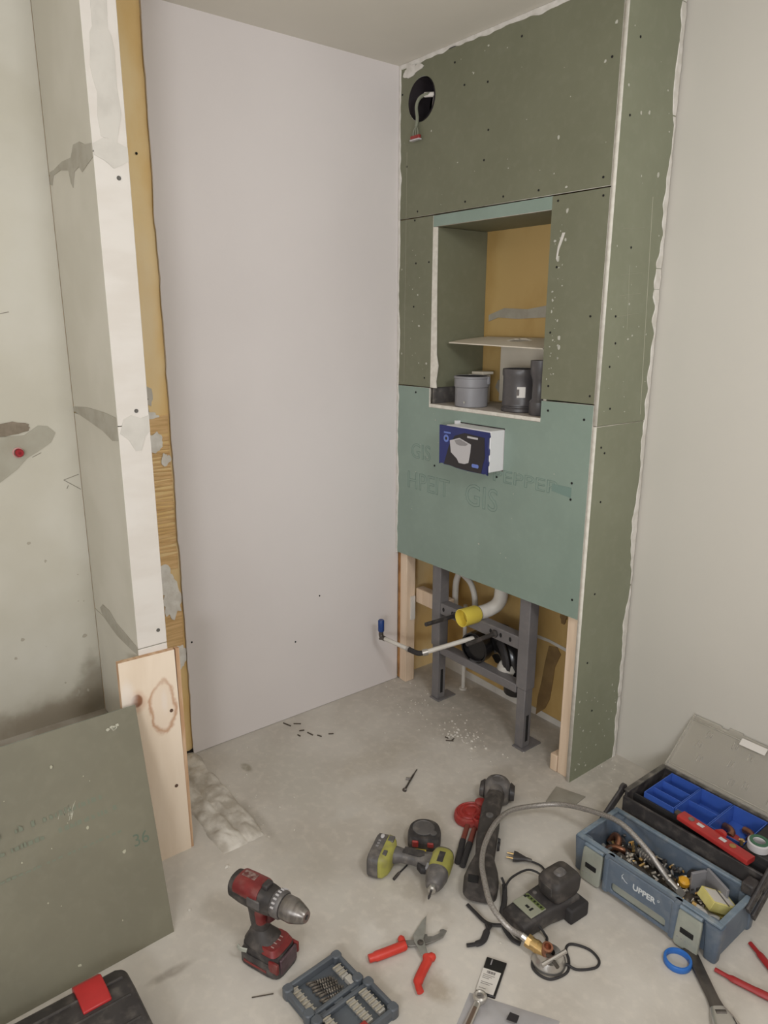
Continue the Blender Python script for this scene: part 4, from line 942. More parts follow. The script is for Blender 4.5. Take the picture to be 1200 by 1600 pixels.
b = B(); b.cyl((1.366, -.667, .037), (1.378, -.664, .034), .0165, n=6); b.cyl((1.378, -.664, .034), (1.418, -.655, .030), .0155, n=14); b.lathe([(.017, 0), (.017, .006)], (1.39, -.661, .033), (.97, .22, -.1), 14); b.obj('brass_body', m_brass, ho)
b = B(); b.lathe([(.012, .0), (.012, .024), (.014, .025), (.014, .032), (.009, .033), (.009, .02), (0, .02)], (1.420, -.658, .030), (.25, -.1, 1), 16); b.obj('outlet', m_copper, ho)
b = B(); b.lathe([(.041, .0), (.040, .012), (.032, .026), (.014, .032), (.013, .033), (.013, .031), (.03, .024), (.038, .010), (.039, .0)], (1.424, -.648, .001), (0.05, 0, 1), 32, caps=False, squash=(1.06, 1.06)); b.obj('rosette', m_chrome, ho)
b = B(); b.tube([(1.444, -.702, .043), (1.462, -.632, .056)], .0056, 8); b.obj('handle_bar', m_chrome, ho)
b = B(); b.cyl((1.425, -.662, .044), (1.456, -.672, .046), .0065, n=10); b.cyl((1.456, -.672, .046), (1.474, -.678, .046), .005, n=10); b.obj('valve_stem', m_steeld, ho)

# ------------------------------------------------------------------ red-handled cutting pliers
m_hook = mat('hook_steel', (136, 132, 126), (116, 112, 106), r=.4, m=.4, scale=40)
cp = thing('cable_cutter', 'open cable cutter with grey jaws and two bright red handles', 'pliers', (1.2, -.9, 0))
b = B(); b.tube(cr([(1.142, -1.010, .012), (1.150, -.985, .013), (1.160, -.945, .013), (1.168, -.910, .013)], 5), [.011, .0135, .0135, .0135, .012], 12, flat=.85); b.tube(cr([(1.158, -.912, .013), (1.140, -.904, .013)], 3), [.010, .006], 10); b.obj('red_handle', m_redg, cp)
b = B(); b.tube(cr([(1.294, -.968, .011), (1.270, -.955, .012), (1.250, -.918, .013), (1.240, -.898, .013), (1.228, -.888, .013)], 5), [.009, .0125, .0125, .0125, .012], 12, flat=.85); b.tube(cr([(1.235, -.892, .013), (1.240, -.872, .013)], 3), [.011, .006], 10); b.obj('red_handle', m_redg, cp)
b = B(); b.prism([(1.158, -.914), (1.178, -.902), (1.196, -.872), (1.205, -.842), (1.209, -.815), (1.200, -.793), (1.190, -.797), (1.186, -.806), (1.194, -.812), (1.190, -.835), (1.182, -.846), (1.176, -.842), (1.170, -.848), (1.176, -.862), (1.168, -.882), (1.152, -.905)],   .009, .013); b.obj('hook_jaw', m_hook, cp, bevel=.001)
b = B(); b.prism([(1.236, -.893), (1.218, -.900), (1.196, -.892), (1.176, -.888), (1.158, -.876), (1.148, -.850), (1.136, -.822), (1.132, -.806), (1.152, -.826), (1.174, -.848), (1.184, -.862), (1.200, -.870), (1.222, -.882)], .0135, .0175); b.obj('blade_jaw', mat('jaw_steel', (156, 154, 146), (140, 138, 130), r=.4, m=.3, scale=30), cp, bevel=.001)
b = B(); b.lathe([(.008, 0), (.008, .003), (.005, .0045)], (1.190, -.878, .0175), n=14); b.obj('pivot', m_steeld, cp)

# ------------------------------------------------------------------ bit set
bc = thing('bit_case', 'open grey plastic bit case lying on the floor', 'case', (1.195, -1.14, 0), math.radians(3))
def tray_half(b, x0, x1, y0, y1, h=.028, w_=.007):
    b.box(x0, x1, y0, y1, 0, .008)
    b.box(x0, x0+w_, y0, y1, .008, h); b.box(x1-w_, x1, y0, y1, .008, h*.72)
    b.box(x0+w_, x1-w_, y0, y0+w_, .008, h); b.box(x0+w_, x1-w_, y1-w_, y1, .008, h)
def half(nm, x0, x1, y0, y1, flip):
    b = B(); b.box(x0, x1, y0, y1, 0, .008); t = .011
    b.box(x0, x0+t, y0, y1, .0081, .030 if not flip else .022); b.box(x1-t, x1, y0, y1, .0081, .022 if not flip else .030)
    b.box(x0+t, x1-t, y0, y0+t, .0081, .028); b.box(x0+t, x1-t, y1-t, y1, .0081, .028)
    h = lo(b, nm, m_case, bc, bevel=.003)
    for x in (x0+.009, x1-.009):
        for y in (y0+.009, y1-.009):
            b = B(); b.loft([((x, y, z), X, Y, r, r, 3) for z, r in ((0, .011), (.003, .0125), (.028, .0125), (.031, .010))]); lo(b, 'corner_bumper', m_case, h)
    return h
h1 = half('lower_half', -.108, -.004, -.086, .078, False)
h2 = half('upper_half', .004, .112, -.082, .090, True)
b = B()
for y in (-.05, .0, .05): b.cyl((0, y-.012, .012), (0, y+.012, .012), .006, n=10)
lo(b, 'hinge', m_case, bc, kind='stuff')
ORD = ('first', 'second', 'third', 'fourth', 'fifth', 'sixth', 'seventh', 'eighth')
def bits(label, group, x0, dx, y0, dy, n, rail):
    b = B(); b.box(min(x0, x0+dx*(n-1))-.007, max(x0, x0+dx*(n-1))+.007, y0-.006, y0+.012, .0082, .018); lo(b, 'bit_rail', m_bitrail, rail, bevel=.001)
    me = None
    for k in range(n):
        if me is None:
            bb = B(); bb.cyl((0, -.012, 0), (0, .004, 0), .0032, n=6); bb.cyl((0, .004, 0), (0, .013, 0), .0022, .0014, 6)
            o = bb.obj('screwdriver_bit', m_bit); me = o
        else:
            o = me.copy(); COL.objects.link(o)
        o.matrix_world = wm(bc) @ M.Translation((x0+dx*k, y0+dy*k, .0215))
        tag(o, ORD[k]+label[5:]+', from left', 'bit', group)
bits('short steel bit in the near row of the left case half', 'bits in near row of left case half', -.092, .0125, -.066, 0, 7, h1)
bits('short steel bit in the far row of the left case half', 'bits in far row of left case half', -.075, .0125, .052, 0, 3, h1)
b = B(); b.box(-.038, -.012, .047, .064, .0082, .022); lo(b, 'bit_holder', m_bitrail, h1, bevel=.001)
bits('short steel bit in the far row of the right case half', 'bits in far row of right case half', .020, .0125, .058, 0, 6, h2)
bits('short steel bit in the middle row of the right case half', 'bits in middle row of right case half', .020, .0125, .020, 0, 6, h2)
bits('short steel bit in the near row of the right case half', 'bits in near row of right case half', .020, .0125, -.052, 0, 3, h2)
b = B(); b.box(.085, .108, -.012, .010, .0082, .030); lo(b, 'red_tab', m_redp, h2, bevel=.003)
me = None
for k in range(8):
    if me is None:
        bb = B(); bb.cyl((0, -.03, 0), (0, -.01, 0), .0032, n=8)
        tw = [[(r*math.cos(a+z*520), z, r*.999*math.sin(a+z*520)) for a, r in ((0, .0042), (1.2, .0020), (pi, .0042), (pi+1.2, .0020))] for z in [-.01+.045*i/22 for i in range(23)]]
        bb.rings(tw); me = o = bb.obj('drill_bit', mat('drill_bit_dark', (150, 142, 132), (84, 78, 72), r=.35, m=.6, scale=60), ang=20)
    else: o = me.copy(); COL.objects.link(o)
    o.matrix_world = wm(bc) @ M.Translation((-.078+.009*k, -.004+.002*(k % 3), .0135+.002*(k % 2))) @ M.Rotation(math.radians(-22+k*1.5), 4, 'Z')
    tag(o, ORD[k]+' dark twist drill bit from the left across the left case half', 'drill bit', 'twist drill bits in the case')
nd = thing('loose_wire', 'thin dark wire bit lying on floor left of the bit case', 'wire', (1.06, -1.26, 0))
b = B(); b.tube([(1.048, -1.293, .002), (1.072, -1.247, .003)], .0014, 6); b.obj('wire', m_dark_crumb, nd)

# ------------------------------------------------------------------ card pack, wrench, bag
ck = thing('card_pack', 'black blister pack with a white printed label on the floor', 'package', (1.366, -.80, 0))
q = [V((1.319, -.764, 0)), V((1.364, -.738, 0)), V((1.413, -.833, 0)), V((1.371, -.857, 0))]
b = B(); b.prism([(p.x, p.y) for p in q], 0, .007); b.obj('sleeve', m_card, ck, bevel=.0015)
e0, e1 = q[3]-q[0], q[2]-q[1]
l_ = [q[0]+e0*.34, q[1]+e1*.34-(q[1]-q[0])*.10, q[2]-e1*.03-(q[2]-q[3])*.12, q[3]-e0*.03]
b = B(); b.prism([(p.x, p.y) for p in l_], .0071, .0078); b.obj('white_label', m_paper, ck)
ex = (q[1]-q[0]).normalized(); ey = (q[0]-q[3]).normalized(); TCK = M.Identity(4)
for i in range(3): TCK[i][0], TCK[i][1], TCK[i][2] = ex[i], ey[i], Z[i]
TCK.translation = q[3]+V((0, 0, .0078))
b = B(TCK)
for k in range(9): b.box(.012+k*.0023, .0132+k*.0023+.0006*(k % 3), .058, .066, 0, .0003)
for k, y in enumerate((.052, .047, .042, .030, .025, .012)): b.box(.005, .034-.006*(k % 3), y, y+.0015, 0, .0003)
b.obj('label_print', m_ink, ck, kind='stuff')
b = B(TCK); b.box(.014, .017, .085, .102, -.0005, .0005); b.obj('painted_glint', m_printg, ck)  # highlight on the pack, painted as a grey bar
wr = thing('ring_spanner', 'shiny steel ring spanner lying on the clear bag', 'spanner', (1.41, -.9, .012))
b = B(); b.tube([(1.400+.012*math.cos(a), -.872+.012*math.sin(a), .024) for a in [2*pi*k/24 for k in range(24)]], .0055, 8, closed=True, flat=1.3); b.obj('ring_end', m_chrome, wr)
b = B(); b.loft([(V((1.405, -.884, .022)), V((.93, .36, 0)), Z, .008, .004, 3), (V((1.43, -.945, .018)), V((.93, .36, 0)), Z, .0095, .004, 3), (V((1.48, -1.05, .018)), V((.93, .36, 0)), Z, .0095, .004, 3)]); b.obj('shank', m_chrome, wr)
b = B(); b.loft([(V((1.412, -.900, .0255)), V((.93, .36, 0)), Z, .0045, .001, 3), (V((1.47, -1.03, .0222)), V((.93, .36, 0)), Z, .0055, .001, 3)]); b.obj('shank_recess', mat('spanner_recess', (138, 118, 104), r=.35, m=.7), wr)
bg = thing('plastic_bag', 'crumpled clear plastic bag at the bottom edge of the floor', 'bag', (1.45, -.87, 0))
b = B(); n = 26; g = {}
Q = [V((1.362, -.868, 0)), V((1.545, -.755, 0)), V((1.64, -.93, 0)), V((1.455, -1.06, 0))]
for i in range(n+1):
    for j in range(n+1):
        u, v_ = i/n, j/n; p = Q[0].lerp(Q[1], u).lerp(Q[3].lerp(Q[2], u), v_)
        e = min(1, 6*min(u, 1-u, v_, 1-v_))
        z = .001+e*(.006+.010*abs(NZ.noise(V((p.x*22, p.y*22, 1))))+.004*NZ.noise(V((p.x*60, p.y*40, 3))))
        for k in (0, 1): g[i, j, k] = b.v((p.x, p.y, z if k else .0005))
for i in range(n):
    for j in range(n):
        for k in (0, 1): b.f([g[i, j, k], g[i+1, j, k], g[i+1, j+1, k], g[i, j+1, k]])
for i in range(n):
    for a, c in (((i, 0), (i+1, 0)), ((i, n), (i+1, n)), ((0, i), (0, i+1)), ((n, i), (n, i+1))): b.f([g[(*a, 0)], g[(*c, 0)], g[(*c, 1)], g[(*a, 1)]])
b.obj('film', m_bag, bg, ang=25)
b = B(); b.prism([(1.468, -.842), (1.488, -.832), (1.496, -.850), (1.475, -.862)], .018, .020); b.obj('dark_print', m_darkb, bg)

# ------------------------------------------------------------------ blue ring, adjustable spanner, red pliers
br = thing('blue_ring', 'bright blue plastic ring lying on floor in front of the toolbox', 'ring', (1.628, -.39, 0))
b = B(); b.lathe([(.033, 0), (.0345, .002), (.0345, .014), (.033, .016), (.0285, .016), (.0275, .014), (.0275, .002), (.0285, 0)], (1.628, -.390, 0), n=40, caps=False, closed=True); b.obj('ring', m_bluer, br)
sn = thing('adjustable_spanner', 'dark adjustable spanner lying between blue ring and red pliers', 'spanner', (1.7, -.39, 0))
d_ = (V((1.752, -.433, 0))-V((1.623, -.331, 0))).normalized(); s_ = V((-d_.y, d_.x, 0))
b = B(); b.loft([(V((1.623, -.331, .008))+d_*t, s_, Z, hw, .006, 3) for t, hw in ((-.012, .008), (-.006, .014), (.02, .0165), (.06, .0155), (.12, .0145), (.15, .0145), (.175, .018))]); b.obj('handle', m_steeld, sn)
b = B(); e = V((1.623, -.331, .008))+d_*.185
b.loft([(e-d_*.012, s_, Z, .018, .008, 3), (e+d_*.01, s_, Z, .028, .009, 3), (e+d_*.03, s_, Z, .034, .009, 3), (e+d_*.055-s_*.014, s_, Z, .018, .008, 3), (e+d_*.085-s_*.022, s_, Z, .008, .006, 3)]); b.obj('head', m_chrome, sn)
b = B(); b.loft([(e+d_*.022+s_*.022, d_, Z, .008, .0105, 3), (e+d_*.075+s_*.026, d_, Z, .004, .008, 3)]); b.obj('sliding_jaw', m_steeld, sn)
b = B(); b.cyl(e+d_*.004-s_*.012+Z*.004, e+d_*.004+s_*.012+Z*.004, .0075, n=12); b.obj('worm_wheel', m_steeld, sn)
b = B(); b.lathe([(.005, 0), (.005, .0006), (.003, .0002)], V((1.628, -.335, .014)), n=12); b.obj('hang_hole', m_hole, sn)
rpz = thing('water_pump_pliers', 'long pliers with two slim dark red grips at the right edge', 'pliers', (1.83, -.27, 0))
b = B(); b.tube(cr([(1.700, -.340, .008), (1.74, -.334, .009), (1.80, -.320, .010), (1.87, -.300, .010), (1.91, -.285, .010)], 6), [.006, .009, .010, .010, .009], 10, flat=.8); b.obj('grip', mat('dark_red_grip', (156, 40, 40), r=.45), rpz)
b = B(); b.tube(cr([(1.716, -.190, .008), (1.75, -.208, .009), (1.80, -.235, .010), (1.87, -.265, .010), (1.91, -.275, .010)], 6), [.006, .009, .010, .010, .009], 10, flat=.8); b.obj('grip', bpy.data.materials['dark_red_grip'], rpz)
b = B(); b.tube(cr([(1.91, -.285, .010), (1.96, -.262, .011), (2.0, -.25, .011)], 4), .009, 8); b.tube(cr([(1.91, -.275, .012), (1.96, -.28, .013), (2.0, -.262, .012)], 4), .009, 8); b.obj('jaws', m_steeld, rpz)

# ------------------------------------------------------------------ dark case with red latch, bottom left
kc = thing('tool_case', 'black ribbed tool case with a red latch at the bottom left corner', 'case', (1.0, -1.75, 0))
b = B(); rings = []
for y, k in ((-1.528, .55), (-1.534, .85), (-1.55, 1), (-1.9, 1), (-2.0, 1)):
    e = (1-k)*.05
    rings.append([(.875+e*.6, y, .0), (1.20-e, y, .0), (1.215-e, y, .02), (1.20-e, y, .06), (1.10-e, y, .098-e*.4), (.93+e*.3, y, .108-e*.5), (.875+e*.5, y, .104-e*.5), (.857+e*.6, y, .092-e*.5), (.853+e*.6, y, .06), (.857+e*.6, y, .02)])
b.rings(rings); b.obj('shell', m_black, kc, bevel=.004)
b = B()
for x, z in ((.90, .1075), (.955, .106), (1.02, .1025), (1.08, .0995)): b.tube([(x, -1.545, z-.003), (x, -1.98, z-.003)], .005, 8)
b.obj('ribs', m_blackd, kc, kind='stuff')
b = B(); b.rings([[(x, y, z) for x, z in ((.850, .075), (.848, .098), (.868, .114), (.915, .1165), (.945, .112), (.945, .104), (.9, .104), (.86, .09))] for y in (-1.645, -1.583)]); b.obj('red_latch', mat('red_latch', (186, 46, 46), (170, 40, 40), r=.35, scale=12), kc, bevel=.003, label='bright red latch')

# ------------------------------------------------------------------ toolbox
tb = thing('toolbox', 'blue-grey cantilever toolbox standing open by the right wall', 'toolbox', (1.47, -.22, 0))
X0, X1, Y0, Y1, HB = 1.255, 1.692, -.318, -.125, .118
b = B(); t = .006
b.box(X0+.012, X1-.012, Y0+.008, Y1-.008, .010, .016)
b.box(X0+.008, X1-.008, Y0+.004, Y0+.010, .012, HB-.006); b.box(X0+.008, X1-.008, Y1-.010, Y1-.004, .012, HB-.006)
b.box(X0+.004, X0+.010, Y0+.004, Y1-.004, .012, HB-.006); b.box(X1-.010, X1-.004, Y0+.004, Y1-.004, .012, HB-.006)
b.obj('box_body', m_tb, tb, bevel=.002)
b = B()
b.box(X0-.002, X1+.002, Y0-.004, Y0+.012, HB-.008, HB); b.box(X0-.002, X1+.002, Y1-.012, Y1+.002, HB-.008, HB)
b.box(X0-.002, X0+.014, Y0+.0121, Y1-.0121, HB-.008, HB); b.box(X1-.014, X1+.002, Y0+.0121, Y1-.0121, HB-.008, HB)
b.obj('rim', m_tbrim, tb, bevel=.002)
for x, y in ((X0+.012, Y0+.010), (X1-.022, Y0+.008), (X0+.012, Y1-.012), (X1-.022, Y1-.012)):
    b = B(); b.loft([((x+.004, y, z), X, Y, hx, hy, 4) for z, hx, hy in ((0, .014, .012), (.004, .017, .0145), (.04, .0185, .0155), (.09, .0215, .0175), (HB-.009, .0225, .0185))]); b.obj('corner_leg', m_tb, tb)
# front panel with slot and lettering
fpn = plate(rrect(1.372, 1.578, .018, .122, .008), [rrect(1.392, 1.560, .026, .055, .009)], .007, XZ @ M.Translation((0, 0, .3425)), 'front_panel', [m_tb, m_tb], tb)
B().box(1.376, 1.574, -.3352, -.3225, .060, .120).obj('panel_core', m_tb, fpn)
b = B(); b.rings([[(x, y, z) for y, z in ((-.3352, .020), (-.3225, .020), (-.3225, .059), (-.330, .059))] for x in (1.386, 1.566)]); b.obj('slot_back', m_latch, fpn)
for x in (1.372, 1.578):
    b = B(); b.loft([((x, -.328, z), X, Y, .011, .016, 3) for z in (.012, .118)]); b.obj('panel_post', m_tb, fpn)
text('UPPER', .024, XZ @ M.Translation((1.492, .086, .3427)), 'maker_lettering', mat('lettering_grey', (206, 208, 208), r=.6), fpn, bold=.0007)
b = B(XZ @ M.Translation((0, 0, .3426))); b.tube([(1.425, .088, 0), (1.423, .098, 0), (1.428, .106, 0)], .0008, 5); b.tube([(1.423, .096, 0), (1.434, .086, 0), (1.442, .084, 0)], .0008, 5); b.tube([(1.535+.003*math.cos(a), .093+.003*math.sin(a), 0) for a in [2*pi*k/10 for k in range(10)]], .0006, 4, closed=True)
b.obj('maker_mark', bpy.data.materials['lettering_grey'], fpn)
for x0, x1 in ((1.287, 1.356), (1.584, 1.653)):
    b = B(); b.loft([(((x0+x1)/2, -.3295-.010*(1-(z-.01)/.1), z), X, Y, (x1-x0)/2-e, .0055, 6) for z, e in ((.006, .006), (.012, .001), (.085, .001), (.100, .002), (.106, .006))]); lt = b.obj('latch', m_latch, tb)
    b = B(); b.box(x0+.016, x1-.016, -.3425, -.339, .046, .062); b.obj('latch_slot', m_hole, lt, bevel=.002)
    b = B(); b.cyl((x0+.004, -.328, .110), (x1-.004, -.328, .110), .0055, n=10); b.obj('latch_hinge', m_tbrim, lt)
    b = B()
    for k in range(5): b.lathe([(.0022, 0), (.0016, .0015)], (x0+.012+k*.011, -.3428+.0004*k, .03), (0, -1, 0), 7)
    b.obj('latch_bumps', m_printg, lt, kind='stuff')
# upper tray on cantilever arms
TX0, TX1, TY0, TY1, TZ0, TZ1 = 1.262, 1.700, -.108, .118, .105, .168
b = B(); b.box(TX0+.004, TX1-.004, TY0+.004, TY1-.004, TZ0, TZ0+.006)
b.box(TX0, TX1, TY0, TY0+.008, TZ0, TZ1-.012); b.box(TX0, TX1, TY1-.008, TY1, TZ0, TZ1)
b.box(TX0, TX0+.008, TY0+.0081, TY1-.0081, TZ0, TZ1); b.box(TX1-.008, TX1, TY0+.0081, TY1-.0081, TZ0, TZ1)
tr = b.obj('upper_tray', m_black, tb, bevel=.002)
b = B(); b.box(TX0-.004, TX0+.012, TY0+.01, TY1+.002, TZ1+.0002, TZ1+.006); b.box(TX0+.012, TX1, TY1-.010, TY1+.004, TZ1+.0002, TZ1+.006)
b.obj('tray_rim', mat('tray_rim_dust', (92, 88, 80), (70, 66, 62), r=.6, scale=22, dust=.4), tr, bevel=.001)
b = B(); b.box(TX0+.008, TX1-.008, -.062, -.056, TZ0+.006, TZ1-.018); b.obj('tray_divider', m_blackr, tr)
for x in (X0-.007, X1+.006):
    for j, (p0, p1) in enumerate((((x, -.19, .095), (x, -.088, .165)), ((x, -.150, .050), (x, .005, .150)))):
        if x < 1.3 and j: continue
        d = (V(p1)-V(p0)).normalized(); nrm = V((1, 0, 0)); b = B()
        b.loft([(V(p0), nrm, d.cross(nrm), .0055, .015, 4), (V(p1), nrm, d.cross(nrm), .0055, .015, 4)]); am = b.obj('cantilever_arm', m_black, tb, bevel=.001)
        b = B()
        for k in (.08, .3, .5, .7, .92):
            c = V(p0).lerp(V(p1), k); b.cyl(c-nrm*.0065, c+nrm*.0065, .005, n=10)
        b.obj('arm_rivets', m_blackd, am, kind='stuff')
b = B(); b.lathe([(.016, -.005), (.016, .005)], (X0-.008, -.088, .165), (1, 0, 0), 16); b.obj('arm_knuckle', m_black, tb)
b = B(); b.box(X1-.03, X1+.002, -.165, -.125, .1185, .15); b.obj('rear_stop', m_black, tb, bevel=.004)
# smoky lid leaning back on the wall
h0, h1_ = V((0, .116, .174)), V((0, .277, .302)); dl = (h1_-h0).normalized(); nl_ = V((1, 0, 0)).cross(dl)
TLD = M.Identity(4)
for i in range(3): TLD[i][0], TLD[i][1], TLD[i][2] = X[i], dl[i], nl_[i]
TLD.translation = h0
LL = (h1_-h0).length
outl = [(1.266, 0), (1.697, 0), (1.697, LL), (1.43, LL), (1.43, LL+.006), (1.385, LL+.006), (1.385, LL-.006), (1.362, LL-.006), (1.362, LL), (1.272, LL)]
ld = plate(outl, [], .0035, TLD, 'lid', [m_lid, m_lid], tb, label='translucent smoky lid leaning on the wall')
b = B(TLD); b.box(1.272, 1.697, LL-.022, LL-.018, .0, .006); b.box(1.268, 1.274, .004, LL-.004, .0, .010); b.box(1.272, 1.69, .012, .016, 0, .004)
b.obj('lid_ribs', m_lid, ld)
b = B(TLD)
for x, y in ((1.335, .165), (1.345, .075), (1.32, .12), (1.42, .165), (1.435, .105), (1.475, .15), (1.50, .06), (1.56, .12), (1.58, .05), (1.63, .12), (1.46, .05)):
    b.box(x, x+.003, y-.018, y+.006, 0, .007); b.box(x+.012, x+.015, y-.014, y+.004, 0, .007)
b.obj('lid_stops', m_lid, ld, kind='stuff')
b = B(TLD); b.prism(rrect(1.435, 1.515, LL-.036, LL-.012, .002), .0065, .0072); b.obj('lid_label', m_paper, ld)

# parts bins
BZ = .112
def bin_(label, x0, x1, y0, y1, rows=0, z1=.167):
    t = thing('parts_bin', label, 'bin', ((x0+x1)/2, (y0+y1)/2, BZ), group='blue bins in the toolbox tray')
    b = B(); w_ = .0022
    b.box(x0, x1, y0, y1, BZ, BZ+.003)
    b.box(x0, x0+w_, y0, y1, BZ+.003, z1); b.box(x1-w_, x1, y0, y1, BZ+.003, z1)
    b.box(x0+w_, x1-w_, y0, y0+w_, BZ+.003, z1); b.box(x0+w_, x1-w_, y1-w_, y1, BZ+.003, z1)
    b.obj('bin_shell', m_bin, t, bevel=.0006)
    for k in range(rows):
        y = y0+(y1-y0)*(k+1)/(rows+1); B().box(x0+w_, x1-w_, y-.001, y+.001, BZ+.003, z1-.006).obj('divider', m_bin, t)
    return t
bin_('blue parts bin with two dividers at the left end of the tray', 1.300, 1.400, -.053, .105, 2)
bin_('blue parts bin holding a brass rod in the middle of the tray', 1.402, 1.502, -.05, .105, 1)
bin_('blue parts bin full of copper fittings at the right of the tray', 1.504, 1.606, -.045, .105)
b = B(); b.tube([(1.425, .047, .126), (1.490, .040, .126)], .0085, 10)
tag(b.obj('brass_rod', m_brass), 'brass rod lying in the middle blue bin', 'rod')
for k, (x, y) in enumerate(((1.53, .03), (1.575, .06))):
    t = thing('copper_elbow', ['copper pipe elbow at the left in the right blue bin', 'copper pipe elbow at the right in the right blue bin'][k], 'pipe fitting', (x, y, .115))
    b = B(); b.tube(cr([(x-.018, y+.012, .128), (x, y+.006, .132), (x+.012, y-.004, .132), (x+.016, y-.022, .130)], 5), .0105, 12); b.obj('elbow', m_copper, t)
    b = B(); b.cyl((x+.0155, y-.016, .1305), (x+.017, y-.028, .130), .0125, n=12); b.obj('collar', m_copper, t)
rk = thing('red_fitting', 'red rubber fitting in the right blue bin', 'fitting', (1.555, .02, .118))
b = B(); b.lathe([(.016, 0), (.018, .004), (.018, .016), (.010, .020)], (1.556, .010, .1155), n=16); b.obj('body', m_redp, rk)

# red spirit level on the tray front
lv = thing('spirit_level', 'short red spirit level lying in front of the blue bins', 'level', (1.54, -.075, .17))
e0, e1 = V((1.437, -.080, .177)), V((1.655, -.105, .177)); ld_ = (e1-e0).normalized(); lsd = V((-ld_.y, ld_.x, 0))
b = B(); b.loft([(e0, lsd, Z, .019, .009, 5), (e1, lsd, Z, .019, .009, 5)]); b.obj('bar', mat('level_red', (176, 52, 48), (160, 44, 42), r=.4, scale=14), lv, bevel=.001)
b = B(); b.loft([(e0-ld_*.016, lsd, Z, .009, .0075, 3), (e0-ld_*.0005, lsd, Z, .011, .008, 3)]); b.obj('end_cap', m_steeld, lv)
for k, d in enumerate((.035, .115, .165)):
    b = B(); c = e0+ld_*d+Z*.009
    if k == 1: b.loft([(c+lsd*.018-Z*.004, ld_, Z, .018, .010, 2.4), (c+lsd*.032-Z*.004, ld_, Z, .012, .009, 2.4)]); b.obj('grip_knob', bpy.data.materials['level_red'], lv)
    else: b.lathe([(.009, 0), (.009, .0015), (.006, .002)], c, n=14); b.obj('vial_window', m_brass if k else m_greyp, lv)
b = B()
for d in (.065, .135): b.loft([(e0+ld_*(d-.010)+Z*.0092, lsd, Z, .006, .0006, 5), (e0+ld_*(d+.010)+Z*.0092, lsd, Z, .006, .0006, 5)])
b.obj('white_stickers', m_printw, lv, kind='stuff')
tp = thing('tape_roll', 'white and green roll of sealing tape at the right end of the tray', 'tape', (1.635, -.03, .17))
b = B(); b.lathe([(.026, 0), (.029, .002), (.029, .022), (.026, .024), (.018, .024), (.016, .022), (.016, .002), (.018, 0)], (1.640, -.030, .1685), n=30, caps=False, closed=True); b.obj('spool', m_printw, tp)
b = B(); b.lathe([(.0245, .0), (.0245, .003), (.0165, .003), (.0165, .0)], (1.640, -.030, .1927), n=30, caps=False, closed=True); b.obj('green_face', m_green, tp)
B().box(1.608, 1.698, -.056, .1, .1115, .168).obj('tray_block', m_blackr, tr, bevel=.003)
bv = thing('brass_valve', 'tiny brass valve beside the white tape roll', 'valve', (1.612, -.062, .17))
b = B(); b.cyl((1.604, -.052, .1685), (1.604, -.052, .186), .005, n=10); b.cyl((1.596, -.053, .183), (1.612, -.051, .183), .003, n=8); b.obj('body', m_brass, bv)

# contents of the lower box
def bed_z(x, y): return .034*max(0, min(1, (x-1.27)/.03, (1.62-x)/.06))+.012
def item(name, label, cat, fn, m, parts=()):
    t = thing(name, label, cat, (0, 0, 0)); return t
def rod(b, p, q, r, n=10): b.cyl(p, q, r, n=n)
zf = .017
t = thing('copper_bends', 'cluster of copper pipe bends at the left end of the toolbox', 'pipe fitting', (1.31, -.2, zf))
b = B()
b.tube(cr([(1.275, -.18, .03), (1.285, -.17, .055), (1.305, -.18, .06), (1.315, -.20, .045)], 5), .010, 10); b.tube(cr([(1.29, -.22, .03), (1.31, -.21, .05), (1.335, -.20, .05), (1.35, -.18, .035)], 5), .0095, 10); b.obj('bends', m_copper, t)
b = B(); b.cyl((1.30, -.235, .03), (1.345, -.225, .034), .013, n=12); b.cyl((1.33, -.17, .03), (1.36, -.185, .035), .012, n=12); b.obj('sleeves', m_steeld, t)
t = thing('pipe_wrench', 'dark steel pipe wrench lying along the toolbox floor', 'wrench', (1.42, -.22, zf))
b = B(); b.loft([(V((1.335, -.225, .034)), Y, Z, .010, .008, 3), (V((1.42, -.235, .036)), Y, Z, .012, .008, 3), (V((1.50, -.255, .032)), Y, Z, .011, .008, 3), (V((1.53, -.265, .032)), Y, Z, .018, .009, 3)]); b.obj('handle', m_steeld, t)
b = B(); b.loft([(V((1.53, -.255, .036)), Y, Z, .016, .011, 4), (V((1.555, -.262, .036)), Y, Z, .020, .011, 4)]); b.obj('jaw', m_greyp, t)
t = thing('ratchet_handle', 'grey ratchet handle with ridges beneath the steel hose', 'ratchet', (1.4, -.18, zf))
b = B(); b.loft([(V((1.36, -.165, .035)), Y, Z, .010, .009, 2.5), (V((1.43, -.18, .045)), Y, Z, .011, .010, 2.5), (V((1.475, -.19, .045)), Y, Z, .008, .007, 2.5)]); b.obj('handle', m_greyp, t)
b = B()
for k in range(6): b.lathe([(.0125, 0), (.0125, .003)], (1.37+k*.009, -.1675-k*.002, .0365+k*.0012), (1, -.2, .1), 12)
b.obj('grip_ridges', m_chrome, t, kind='stuff')
t = thing('plier_pair', 'dark pliers lying near front wall of the toolbox', 'pliers', (1.45, -.28, zf))
b = B(); b.tube(cr([(1.36, -.270, .028), (1.42, -.285, .030), (1.48, -.290, .030), (1.52, -.288, .03)], 5), .008, 8); b.obj('handle', m_black, t)
b = B(); b.tube(cr([(1.37, -.290, .040), (1.43, -.283, .042), (1.48, -.290, .040)], 5), .0075, 8); b.obj('handle', mat('maroon_grip', (84, 36, 38), r=.5), t)
b = B(); b.loft([(V((1.518, -.288, .032)), Y, Z, .010, .009, 3), (V((1.56, -.292, .034)), Y, Z, .005, .006, 3)]); b.obj('jaws', m_steeld, t)
